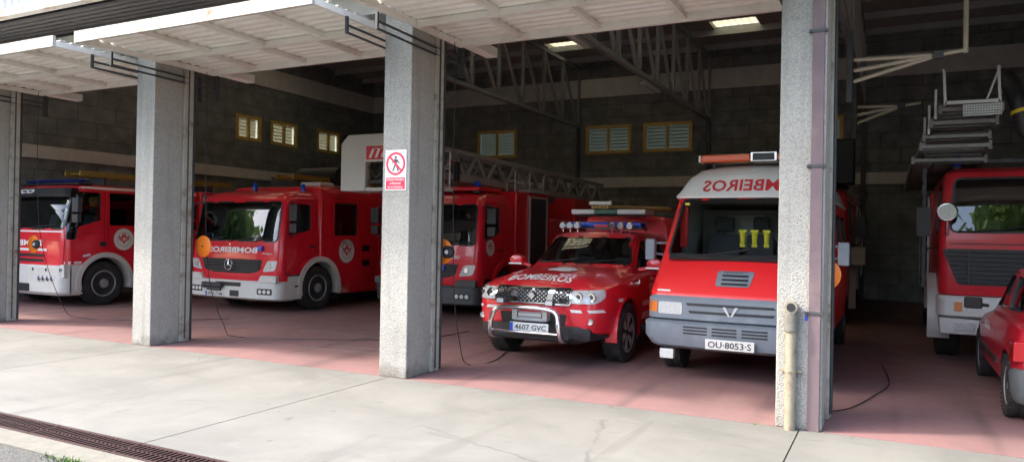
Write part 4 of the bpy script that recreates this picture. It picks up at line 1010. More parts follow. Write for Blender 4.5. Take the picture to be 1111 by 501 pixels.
# --- engine one (left edge)
E1 = thing('fire_engine', 'red fire engine with dark sun visor and white stripe, farthest left', 'fire engine', (-15.8, 8.93, 0))
hw = 1.2
lv = [(.60, .06, hw-.01, .16, .05), (.84, .03, hw, .2, .06), (1.3, .03, hw, .2, .06), (1.54, .06, hw-.01, .2, .06), (2.22, .22, hw-.03, .18, .06), (2.38, .30, hw-.05, .18, .06), (2.46, .42, hw-.12, .2, .05), (2.50, .60, hw-.25, .25, .04)]
ws = round2d([(-hw+.12, 1.58), (hw-.12, 1.58), (hw-.14, 2.22), (-hw+.14, 2.22)], .08)
win = round2d([(.16, 1.36), (.34, 1.36), (.38, 1.62), (.86, 1.76), (.86, 2.33), (.24, 2.33)], .04)
win2 = round2d([(1.06, 1.66), (1.9, 1.66), (1.9, 2.34), (1.06, 2.34)], .04)
o, surf, ds, g = cab(E1, lv, 3.3, 1.0, ws, [(win, (1,)), (win2, (1,))], [('door', round2d([(.12, .74), (.46, .72), (.60, 1.0), (.94, 1.10), (.96, 2.38), (.18, 2.38)], .04), (1,)), ('crew_door', round2d([(1.02, 1.12), (1.3, 1.12), (1.98, 1.12), (1.98, 2.38), (1.02, 2.38)], .04), (1,))], arches=((.98, .46, .57),))
decal('white_stripe', [(.12, 2.405), (3.2, 2.425), (3.2, 2.465), (.12, 2.44)], surf, 'left', 'letter_white', E1, .004)
decal('front_stripe', [(-1.1, 1.5), (1.08, 1.5), (1.08, 1.53), (-1.1, 1.53)], surf, 'front', 'letter_white', E1, .004)
decal('front_stripe', [(-1.0, 1.12), (.7, 1.12), (.7, 1.17), (-1.0, 1.17)], surf, 'front', 'letter_white', E1, .004)
text_on('front_lettering', 'BOMBEIROS', -.2, 1.28, surf, 'front', 'letter_white', E1, .12, 1.5, .03, mirror=True, off=.006)
for k in range(2): decal('grille_slot', round2d([(-.9, .9+k*.1), (.62, .9+k*.1), (.62, .96+k*.1), (-.9, .96+k*.1)], .02), surf, 'front', 'black', E1, .005)
vm = loft_z([(2.22, .10, hw-.06, .2, .05), (2.28, .08, hw-.05, .2, .05), (2.40, .15, hw-.07, .2, .05)], .40); vz = link('sun_visor', vm, 'black', E1, smooth=35)
text_on('visor_lettering', 'IVECO', -.30, 2.33, Surf(vz.data), 'front', 'letter_white', vz, .09, .9, .04, off=.006, slant=.2)
bl = thing = thing
m2 = MB(); m2.box((-.95, .55, 2.545), (1.0, .75, 2.60)); lb = link('light_bar', m2, 'darkblue', E1, bevel=.03); link('light_bar_base', MB().box((-1.02, .48, 2.49), (1.02, .77, 2.53)), 'black', lb)
bo = link('bumper', loft_z([(.24, .05, hw-.03, .2, .05), (.30, -.01, hw+.01, .2, .06), (.80, -.01, hw+.01, .2, .06), (.84, .02, hw, .2, .06)], .46), 'cream', E1, smooth=35)
bs = Surf(bo.data)
hl = decal('headlight', round2d([(.48, .50), (.98, .50), (1.0, .64), (.50, .64)], .03), bs, 'front', 'lens', E1, .008, .08, .02)
for k in range(4):
    m3 = MB(); p = bs.hit('front', .56+k*.12, .57, .02); m3.lathe([(0, .005), (0, .04), (.01, .05)], p, 'Y', 14); link('lamp_reflector', m3, 'chrome', hl, smooth=40)
decal('bumper_opening', round2d([(-.5, .3), (.25, .3), (.25, .46), (-.5, .46)], .03), bs, 'front', 'black', bo, .004)
for x in (.32, .72, 1.1): decal('bumper_slot', round2d([(x, .72), (x+.05, .72), (x+.05, .78), (x, .78)], .01), bs, 'front', 'black', bo, .004)
for sx in (-1, 1):
    m3 = MB(); m3.prism([(.44, .26), (.50, .26), (.46, .56), (.52, .86), (.10, .86), (.1, .60), (.44, .6)], 'X', sx*(hw-.12), sx*(hw+.002)); link('step', m3, 'cream', E1, bevel=.01)
    link('fender', arch_mb(.98, .46, .54, .64, sx*(hw-.25), sx*(hw+.025), -12, 192, 1.0), 'cream', E1, smooth=50)
    wheel(E1, sx*(hw-.17), .98, .45, .28, sx); wheel(E1, sx*(hw-.17), 5.0, .45, .28, sx)
m3 = MB(); m3.box((hw-.01, .45, .30), (hw+.01, .62, .34)); link('step_tread', m3, 'black', E1)
decal('side_marker', [(.14, .87), (.24, .87), (.24, .92), (.14, .92)], surf, 'left', 'letter_white', E1, .004); decal('side_marker', [(.30, .87), (.46, .87), (.46, .92), (.30, .92)], surf, 'left', 'letter_white', E1, .004)
decal('side_marker', [(.48, 1.0), (.64, 1.03), (.64, 1.08), (.48, 1.05)], surf, 'left', 'letter_white', E1, .004)
m3 = MB(); m3.box((hw-.01, .84, 1.22), (hw+.02, .98, 1.32)); link('door_handle', m3, 'black', E1, bevel=.01)
crest(1.38, 1.37, .24, surf, 'left', E1)
truck_mirror(E1, hw-.03, .34, 1.70, 2.2, 1, 'darkgrey')
m2 = MB(); m2.box((-hw+.12, .22, 1.2), (hw-.12, .5, 1.52)); link('dashboard', m2, 'interior', E1, bevel=.05)
seat(E1, .6, .75, 1.2); seat(E1, -.6, .75, 1.2); steering(E1, .6, .5, 1.58)
m2 = MB(); m2.lathe([(0, .004), (.02, .08), (.1, .12), (.2, .11), (.22, .02)], (.85, .95, 2.05), 'Z', 18); link('yellow_helmet', m2, 'yellow', E1, smooth=50)
wiper(E1, surf, [(.1, 1.58), (.5, 1.62), (.9, 1.66)])
rear_body(E1, 3.32, 6.6, hw+.01, .5, 2.5, ((3.4, 4.3), (5.6, 6.5)), wheel_y=5.0); chassis(E1, .5, 6.4, (.98, 5.0), .45, hw)

# ---------- pickup
def prof_pk(hw, zs, zb, gx0, gx1, zt, crown=.02):
    return [(0, zs), (hw*.85, zs), (hw-.03, zs+min(.05, (zb-zs)*.1)), (hw, zs+min(.22, (zb-zs)*.35)), (hw+.0, zb-min(.25, (zb-zs)*.4)), (hw-.012, zb-min(.12, (zb-zs)*.2)), (hw-.045, zb-min(.03, (zb-zs)*.06)), (hw-.10, zb), (gx0, zb+min(.015, (zt-zb)*.2)), ((gx0+gx1)/2+.012, zb+(zt-zb)*.42), (gx1, zt-min(.10, (zt-zb)*.35)), (gx1-.05, zt-min(.03, (zt-zb)*.12)), (gx1*.6, zt), (0, zt+crown)]
PK = thing('pickup_truck', 'red pickup with chrome checked grille, steel bull bar and hood lettering', 'pickup', (-3.96, 8.34, 0))
hw = .93
st = [(.0, .62, .52, .86, .54, .44, .93), (.04, .72, .42, .90, .60, .5, .98), (.14, .81, .40, .95, .68, .55, 1.03), (.35, .89, .38, 1.00, .72, .60, 1.10), (.8, hw, .36, 1.05, .74, .62, 1.145), (1.2, hw, .36, 1.07, .76, .64, 1.175), (1.42, hw, .36, 1.08, .78, .64, 1.20),
      (1.75, hw, .36, 1.10, .80, .66, 1.44), (2.12, hw, .36, 1.11, .80, .67, 1.66), (2.45, hw, .36, 1.12, .80, .67, 1.70), (3.3, hw, .36, 1.13, .80, .67, 1.69), (3.55, hw, .36, 1.13, .80, .68, 1.70), (5.0, hw, .40, 1.13, .80, .69, 1.70), (5.12, hw-.05, .5, 1.1, .76, .66, 1.62)]
pb = link('body', loft_y(pchip(st[:7])+st[7:], prof_pk), 'red', PK); surf = Surf(pb.data)
cst = [(1.55, hw-.08, .5, 1.04, .70, .58, 1.16), (1.8, hw-.08, .5, 1.05, .73, .60, 1.38), (2.2, hw-.08, .5, 1.06, .74, .61, 1.60), (3.3, hw-.08, .5, 1.06, .74, .61, 1.63), (3.45, hw-.08, .5, 1.06, .74, .61, 1.63)]
boolop(pb, loft_y(cst, prof_pk), mat='interior')
for y in (.93, 4.1): boolop(pb, MB().cyl((-1.5, y, .38), (1.5, y, .38), .455, n=36), mat='black')
ws = round2d([(-.70, 1.235), (.70, 1.235), (.575, 1.60), (-.575, 1.60)], .05)
boolop(pb, MB().prism(ws, 'Y', 1.3, 2.35), mat='black')
dpoly = round2d([(1.5, .46), (2.42, .46), (2.46, 1.1), (2.46, 1.62), (2.2, 1.62), (1.58, 1.17), (1.47, .9)], .03)
dpoly2 = round2d([(2.48, .46), (3.1, .46), (3.38, 1.1), (3.35, 1.62), (2.48, 1.62)], .03)
w1 = round2d([(1.72, 1.16), (2.40, 1.17), (2.40, 1.56), (2.20, 1.56)], .03); w2 = round2d([(2.54, 1.17), (3.2, 1.17), (3.18, 1.56), (2.54, 1.56)], .04)
for nm, dpl, wn in (('front_door', dpoly, w1), ('rear_door', dpoly2, w2)):
    for sd in (1, -1):
        d = make_door(nm, pb, dpl, sd, x0=.45, x1=1.4); boolop(d, MB().prism(wn, 'X', *((.3, 1.4) if sd > 0 else (-1.4, -.3))), mat='black'); shade(d.data, 32)
        gp = grow2d(wn, .02); 
        if sd < 0: gp = [(-a, b) for a, b in gp]
        pane('side_window', gp, surf, 'left' if sd > 0 else 'right', 'darkglass', d, -.02)
        if sd > 0:
            m3 = MB(); yh = max(p[0] for p in dpl)-.2; p = surf.hit('left', yh, .98, .0); m3.box((p.x-.01, yh-.08, .96), (p.x+.03, yh+.08, 1.0)); link('door_handle', m3, 'chrome', d, bevel=.008)
shade(pb.data, 32)
g = pane('windscreen', grow2d(ws, .02), surf, 'front', 'glass', PK, -.015, .08); ring_decal('windscreen_seal', ws, grow2d(ws, .02), surf, 'front', 'black', g, .003, .01)
seat(PK, .38, 2.3, .62); seat(PK, -.38, 2.3, .62); steering(PK, .38, 1.92, 1.12, .18)
link('dashboard', MB().box((-.68, 1.6, .9), (.68, 1.85, 1.14)), 'interior', PK, bevel=.04)
for sx in (-1, 1):
    for y in (.93, 4.1): wheel(PK, sx*(hw-.11), y, .38, .25, sx, 'alloy'); link('fender_flare', arch_mb(y, .38, .44, .475, sx*(hw-.14), sx*(hw+.012), -10, 190), 'red', PK, smooth=50)
    link('mud_flap', MB().box((sx*(hw-.22), 1.40, .22), (sx*(hw-.01), 1.42, .6)), 'darkgrey', PK)
    link('side_step', MB().cyl((sx*(hw+.02), 1.5, .40), (sx*(hw+.02), 3.5, .40), .035, n=12), 'black', PK)
    mm = MB(); mm.lathe([(0, .01), (.02, .09), (.10, .11), (.16, .10), (.17, .01)], (sx*(hw+.13), 1.58, 1.25), 'Y', 20)
    for v in mm.bm.verts: v.co.z = 1.25+(v.co.z-1.25)*.72; v.co.x = sx*(hw+.13)+(v.co.x-sx*(hw+.13))*1.15
    mm.bar((sx*(hw-.10), 1.66, 1.17), (sx*(hw+.08), 1.66, 1.20), .05, .04); mo = link('mirror', mm, 'red', PK, smooth=40)
    link('mirror_strip', MB().box((sx*(hw+.02), 1.575, 1.18), (sx*(hw+.24), 1.60, 1.205)), 'chrome', mo, bevel=.005)
    # headlight
    hp = [(sx*.50, .80), (sx*.80, .80), (sx*.86, .86), (sx*.84, .965), (sx*.50, .955)]
    if sx < 0: hp = hp[::-1]
    h = decal('headlight', round2d(hp, .03), surf, 'front', 'lens', PK, .022, .03, .02)
    for a in (.60, .74):
        p = surf.hit('front', sx*a, .88, .03); m3 = MB(); m3.lathe([(0, .03), (-.004, .052), (.01, .058)], p, 'Y', 20); link('lamp_ring', m3, 'chrome', h, smooth=40); m3 = MB(); m3.lathe([(-.002, .004), (0, .03), (.01, .03)], p, 'Y', 16); link('lamp_core', m3, 'darkgrey', h, smooth=40)
    p = surf.hit('front', sx*.74, .585, .012); m3 = MB(); m3.lathe([(0, .004), (0, .028), (-.006, .036), (.02, .04)], p, 'Y', 18); link('fog_lamp', m3, 'alu', PK, smooth=40)
    q = [(sx*.52, .69), (sx*.66, .69), (sx*.64, .725), (sx*.50, .725)]
    if sx < 0: q = q[::-1]
    decal('white_marking', q, surf, 'front', 'letter_white', PK, .014, .03); q = [(a+sx*.21, b) for a, b in q]; decal('white_marking', q, surf, 'front', 'letter_white', PK, .014, .03)
# grille: chrome surround with checked mesh
gp = round2d([(-.50, .79), (.50, .79), (.50, .965), (-.50, .965)], .02)
gl = decal('grille', gp, surf, 'front', 'black', PK, .022, .03, .02)
bmf = bmesh.new(); n = 0
for i in range(-17, 17):
    for j in range(7):
        if (i+j) % 2 == 0:
            a, b = i*.0285, .797+j*.0235; bmf.faces.new([bmf.verts.new((x, y, 0)) for x, y in ((a+.004, b+.003), (a+.0245, b+.003), (a+.0245, b+.0205), (a+.004, b+.0205))])
conform('grille_mesh', bmf, surf, 'front', .028, 'chrome', gl)
for a0, a1, a2, a3 in ((-.30, -.24, -.20, -.255), (.24, .30, .255, .20)):
    P = [(min(a0, a1)-.0, .97), (max(a0, a1)+.02, .97), (max(a2, a3), .78), (min(a2, a3)-.02, .78)]
    decal('grille_strut', P, surf, 'front', 'letter_white' if 0 else 'chrome', gl, .042, .03, .018)
ring_decal('grille_surround', gp, grow2d(gp, .02), surf, 'front', 'chrome', gl, .034, .02)
m3 = MB(); m3.lathe([(0, .025), (0, .036), (.008, .036)], (0, -.055, .875), 'Y', 24); m3.box((-.05, -.062, .868), (.05, -.052, .882)); link('badge', m3, 'chrome', gl, smooth=40)
text_on('hood_lettering', 'BOMBEIROS', -.0, .235, surf, 'top', 'letter_white', PK, .19, .86, .025, off=.012)
decal('hood_disc', circ(0.05, .80, .20, 28, .20), surf, 'top', 'letter_white', PK, .012, .05)
crest(2.05, .86, .21, surf, 'left', PK)
for z0, z1 in ((.68, .75), (.50, .60)): decal('side_stripe', [(1.5, z0), (2.44, z0), (2.44, z1), (1.5, z1)], surf, 'left', 'letter_white', PK, .012, .1)
m3 = MB(); p = surf.hit('left', 1.32, 1.0, 0); m3.box((p.x-.02, 1.28, .97), (p.x+.05, 1.34, 1.01)); m3.cyl((p.x+.05, 1.31, .99), (p.x+.05, 1.31, 1.05), .02, n=10); link('side_lamp', m3, 'chrome', PK, bevel=.005)
# lower bumper, winch, plate, bull bar
m3 = loft_y([(-.03, .55, .34, .5, .4, .35, .52), (.05, .74, .31, .5, .5, .45, .52), (.45, .84, .31, .50, .6, .5, .52)], lambda hw, zs, zb, g0, g1, zt: [(0, zs), (hw*.8, zs), (hw, zs+.05), (hw, zt-.05), (hw-.03, zt), (0, zt)])
link('lower_bumper', m3, 'black', PK, smooth=40)
decal('bumper_opening', round2d([(-.42, .50), (.42, .50), (.46, .66), (-.46, .66)], .03), surf, 'front', 'black', PK, .006)
m3 = MB(); m3.box((-.22, -.10, .56), (.22, .02, .60)); m3.cyl((-.16, -.06, .63), (.16, -.06, .63), .045, n=16); m3.box((-.24, -.11, .57), (-.17, .0, .70)); m3.box((.17, -.11, .57), (.24, .0, .70)); link('winch', m3, 'alu', PK, bevel=.008)
plate(PK, '4607 GVC', .05, -.22, .50, .52, .11)
m3 = MB(); m3.tube([(-.47, .0, .34), (-.47, -.2, .37), (-.46, -.26, .50), (-.43, -.24, .66), (-.36, -.23, .715), (-.2, -.23, .735), (0, -.235, .74), (.2, -.23, .735), (.36, -.23, .715), (.43, -.24, .66), (.46, -.26, .50), (.47, -.2, .37), (.47, .0, .34)], .029, 14, smooth=4)
m3.cyl((-.45, -.24, .44), (.45, -.24, .44), .016, n=8); link('bull_bar', m3, 'chrome', PK, smooth=60)
for sx in (-1, 1):
    m3 = MB(); m3.box((sx*.33-.055, -.26, .775), (sx*.33+.055, -.19, .845)); sl_ = link('spot_lamp', m3, 'darkgrey', PK, bevel=.012)
    link('spot_lens', MB().box((sx*.33-.045, -.266, .785), (sx*.33+.045, -.259, .835)), 'lens', sl_, bevel=.002)
wiper(PK, surf, [(.05, 1.23), (.3, 1.27), (.58, 1.30)]); wiper(PK, surf, [(-.6, 1.23), (-.3, 1.26), (-.02, 1.30)])
decal('fender_lettering', round2d([(.55, .80), (.70, .80), (.70, .84), (.55, .84)], .01), surf, 'left', 'letter_white', PK, .012)
m3 = MB(); m3.box((-.62, 2.42, 1.76), (.62, 2.66, 1.84)); lb = link('light_bar', m3, 'blue', PK, bevel=.03)
link('light_bar_base', MB().box((-.64, 2.40, 1.73), (.64, 2.68, 1.76)), 'darkgrey', lb); link('light_bar_centre', MB().box((-.12, 2.40, 1.757), (.12, 2.41, 1.80)), 'oldred', lb)
for k, a in enumerate((-.58, -.46, -.34, .22, .36, .50)):
    m3 = MB(); m3.lathe([(0, .003), (0, .042), (.015, .058), (.05, .055), (.08, .02)], (a, 2.22, 1.775), 'Y', 18); m3.cyl((a, 2.26, 1.68), (a, 2.26, 1.74), .01, n=6); link('roof_spotlight', m3, ['chrome'], PK, smooth=40)
link('canopy', loft_y([(3.56, .70, 1.14, 1.9), (3.62, .74, 1.12, 1.96), (5.0, .74, 1.12, 1.96), (5.08, .70, 1.14, 1.9)], lambda hw, zs, zt: [(0, zs), (hw+.03, zs), (hw, zt-.12), (hw-.06, zt-.02), (hw-.2, zt), (0, zt+.01)]), 'red', PK, smooth=40)
m3 = MB(); m3.tube([(-.55, 2.9, 1.70), (-.55, 2.9, 1.95), (.55, 2.9, 1.95), (.55, 2.9, 1.70)], .016, 8, smooth=0); link('roof_rack', m3, 'steel', PK, smooth=40); m3 = MB(); m3.tube([(-.55, 4.8, 1.97), (-.55, 4.8, 2.0), (.55, 4.8, 2.0), (.55, 4.8, 1.97)], .016, 8, smooth=0); link('roof_rack', m3, 'steel', PK, smooth=40)
# cargo on the rack
t = thing('spine_board', 'white and green board lying on the pickup roof rack', 'board', (-4.0, 11.1, 1.968))
link('white_end', MB().box((-.62, 0, 0), (-.22, .5, .08)), 'white', t, bevel=.02); link('green_middle', MB().box((-.219, .0, 0), (.15, .5, .08)), 'green', t, bevel=.02); link('white_end', MB().box((.151, 0, 0), (.62, .5, .08)), 'white', t, bevel=.02)
t = thing('wooden_poles', 'bundle of wooden poles on top of the pickup roof board', 'poles', (-4.0, 11.2, 2.085))
for k in range(5): link('pole', MB().cyl((-.25+k*.06, -.1, .0), (.35+k*.05, 1.6, .02+.02*(k % 2)), .03, n=8), 'wood', t, smooth=40)
link('white_strap', MB().box((-.32, -.08, .035), (.05, -.02, .09)), 'white', t, bevel=.01)

# ---------- van
VN = thing('fire_van', 'red van with white high roof, grey bumper and mirrored red lettering', 'van', (-1.57, 8.35, 0))
hw = .96
lv = [(.52, .10, hw-.01, .13, .05), (.92, .06, hw, .14, .05), (1.0, .09, hw, .14, .05), (1.36, .44, hw-.015, .15, .06), (2.10, .96, hw-.09, .12, .06), (2.125, .98, hw-.10, .12, .06)]
ws = round2d([(-hw+.13, 1.42), (hw-.13, 1.42), (hw-.19, 2.09), (-hw+.19, 2.09)], .06)
win = round2d([(.75, 1.42), (1.55, 1.42), (1.55, 2.02), (1.08, 2.02)], .05)
o, surf, ds, g = cab(VN, lv, 5.1, 1.0, ws, [(win, (1, -1)), (round2d([(2.6, 1.45), (3.5, 1.45), (3.5, 1.98), (2.6, 1.98)], .06), (1, -1)), (round2d([(3.7, 1.45), (4.7, 1.45), (4.7, 1.98), (3.7, 1.98)], .06), (1, -1))], [('door', round2d([(.45, .60), (1.62, .60), (1.62, 2.07), (1.0, 2.07), (.62, 1.42)], .04), (1, -1))], mats=('vanred',), arches=((.95, .36, .43), (4.42, .36, .43)), x0=.45, inset=.05, body='body', inner='vanlining', wsg='clearglass')  # both rear side windows added so light gets into the van
for d, _, _ in ds: pass
# white high roof
lr = [(2.12, .93, hw-.075, .10, .06), (2.15, .92, hw-.065, .10, .06), (2.2, .96, hw-.10, .12, .06), (2.38, 1.10, hw-.17, .18, .07), (2.50, 1.26, hw-.27, .22, .08), (2.56, 1.5, hw-.42, .25, .08)]
wr = link('high_roof', loft_z(lr, 5.05), 'white', VN, smooth=35); rs = Surf(wr.data)
text_on('roof_lettering', 'BOMBEIROS', .07, 2.28, rs, 'front', 'letter_red', VN, .15, 1.24, .02, mirror=True, off=.006, curve=-.02)
# front panel vent and name
vp = round2d([(-.20, 1.08), (.17, 1.08), (.21, 1.25), (-.20, 1.25)], .03)
v = decal('bonnet_vent', vp, surf, 'front', 'greybump', VN, .012, .08, .012)
for k in range(3): decal('vent_slot', round2d([(-.14, 1.098+k*.045), (.15, 1.098+k*.045), (.15, 1.120+k*.045), (-.14, 1.120+k*.045)], .008), surf, 'front', 'black', v, .016)
text_on('brand_lettering', 'RENAULT', .0, 1.236, surf, 'front', 'letter_dark', v, .022, .26, .0, off=.016)
decal('model_badge', round2d([(-.86, 1.0), (-.70, 1.0), (-.70, 1.02), (-.86, 1.02)], .005), surf, 'front', 'letter_white', VN, .004)
# grey front
gm = loft_z([(.68, .05, hw-.02, .14, .05), (.70, .02, hw+.005, .14, .05), (.92, .03, hw+.005, .14, .05), (.955, .06, hw-.02, .14, .05)], .5)
gf = link('front_panel', gm, 'greybump', VN, smooth=35); gs = Surf(gf.data)
bm_ = loft_z([(.36, .06, hw-.08, .14, .06), (.40, -.04, hw-.04, .15, .07), (.50, -.08, hw+.02, .15, .07), (.655, -.08, hw+.03, .16, .07), (.675, -.03, hw, .15, .07)], .55)
bo = link('bumper', bm_, 'greybump', VN, smooth=35); bs = Surf(bo.data)
decal('grille_slot', round2d([(-.48, .855), (.48, .855), (.45, .885), (-.50, .885)], .01), gs, 'front', 'black', gf, .004, .08)
decal('grille_slot', round2d([(-.45, .77), (.45, .77), (.47, .80), (-.47, .80)], .01), gs, 'front', 'black', gf, .004, .08)
bmf = bmesh.new()
for sx in (-1, 1):
    q = [(0, .755), (sx*.02, .755), (sx*.085, .86), (sx*.05, .86)] ; q = q if sx > 0 else q[::-1]; bmf.faces.new([bmf.verts.new((a, b, 0)) for a, b in q])
conform('badge', bmf, gs, 'front', .012, 'alu', gf, .02)
for x0_ in (-.50, -.18, .14):
    for k in range(3): decal('bumper_slot', round2d([(x0_, .545+k*.035), (x0_+.27, .545+k*.035), (x0_+.27, .563+k*.035), (x0_, .563+k*.035)], .006), bs, 'front', 'black', bo, .004)
plate(VN, 'OU·8053·S', .02, -.115, .46, .52, .11, euro=False, size=.07)
for sx in (-1, 1):
    q = [(sx*.54, .75), (sx*.82, .75), (sx*.82, .885), (sx*.54, .885)]; q = q if sx > 0 else q[::-1]
    h = decal('headlight', round2d(q, .02), gs, 'front', 'lens', VN, .008, .06, .02)
    q = [(sx*.835, .76), (sx*.94, .77), (sx*.94, .885), (sx*.835, .885)]; q = q if sx > 0 else q[::-1]
    h = decal('turn_signal', round2d(q, .02), gs, 'front', 'turn', VN, .008, .06, .02)
    m3 = MB(); m3.box((sx*.70-.08, -.0, .245), (sx*.70+.08, .06, .355)); link('fog_lamp', m3, 'lens', VN, bevel=.01)
    for y in (.95, 4.42): wheel(VN, sx*(hw-.14), y, .345, .22, sx, 'steel')
    m3 = MB(); m3.box((sx*(hw+.08), .62, 1.34), (sx*(hw+.20), .72, 1.60)); m3.bar((sx*(hw-.05), .75, 1.4), (sx*(hw+.1), .68, 1.42), .03, .03); m3.bar((sx*(hw-.05), .75, 1.55), (sx*(hw+.1), .68, 1.55), .03, .03); link('mirror', m3, 'greybump', VN, bevel=.02)
# light bar
m3 = MB(); m3.box((-.66, 1.34, 2.60), (-.02, 1.60, 2.70)); m3.box((.28, 1.34, 2.60), (.66, 1.60, 2.70)); lb = link('light_bar', m3, 'amber', VN, bevel=.03)
link('light_bar_centre', MB().box((-.03, 1.32, 2.595), (.29, 1.62, 2.715)), 'chrome', lb, bevel=.01); link('speaker_grille', MB().box((.0, 1.312, 2.61), (.26, 1.322, 2.70)), 'black', lb)
link('light_bar_end', MB().box((-.69, 1.36, 2.605), (-.655, 1.58, 2.695)), 'white', lb, bevel=.01)
m3 = MB(); m3.cyl((-.5, 1.45, 2.5), (-.5, 1.45, 2.6), .02, n=8); m3.cyl((.5, 1.45, 2.5), (.5, 1.45, 2.6), .02, n=8); link('light_bar_leg', m3, 'steel', lb)
seat(VN, .48, 1.75, 1.0); seat(VN, -.48, 1.75, 1.0); seat(VN, .0, 1.78, 1.0, .8); steering(VN, .48, 1.25, 1.35, .2)
link('dashboard', MB().box((-.84, .62, 1.08), (.84, 1.1, 1.36)), 'interior', VN, bevel=.05)
link('bulkhead', MB().box((-.84, 2.35, 1.0), (.84, 2.38, 2.02)), 'vanlining', VN)
m3 = MB(); m3.box((-.5, 2.34, 1.47), (.0, 2.36, 1.95)); m3.box((.2, 2.34, 1.47), (.65, 2.36, 1.95)); link('bulkhead_bright_panel', m3, 'cream', VN)  # opaque pale panels paint in the brightness of windows behind
m3 = MB(); m3.box((-.84, 1.05, 1.5), (-.74, 1.12, 2.02)); link('red_curtain', m3, 'vanred', VN, bevel=.02)
link('yellow_sticker', MB().box((-.745, .935, 2.03), (-.69, .945, 2.06)), 'yellow', VN)
for k, a in enumerate((-.05, .09, .23)):
    m3 = MB(); m3.box((a-.045, .98, 1.70), (a+.045, 1.02, 1.73)); m3.cyl((a, 1.0, 1.56), (a, 1.0, 1.70), .028, .038, n=12); m3.box((a-.03, .98, 1.52), (a+.03, 1.02, 1.56)); link('yellow_torch', m3, 'yellow', VN, smooth=40)
wiper(VN, surf, [(-.75, 1.41), (-.3, 1.43), (.1, 1.50)]); wiper(VN, surf, [(-.05, 1.40), (.35, 1.42), (.75, 1.48)])
link('cowl_trim', MB().prism([(.44, 1.355), (.52, 1.41), (.49, 1.43), (.41, 1.375)], 'X', -.80, .80), 'black', VN)
chassis(VN, .5, 5, (.95, 4.42), .34, hw)

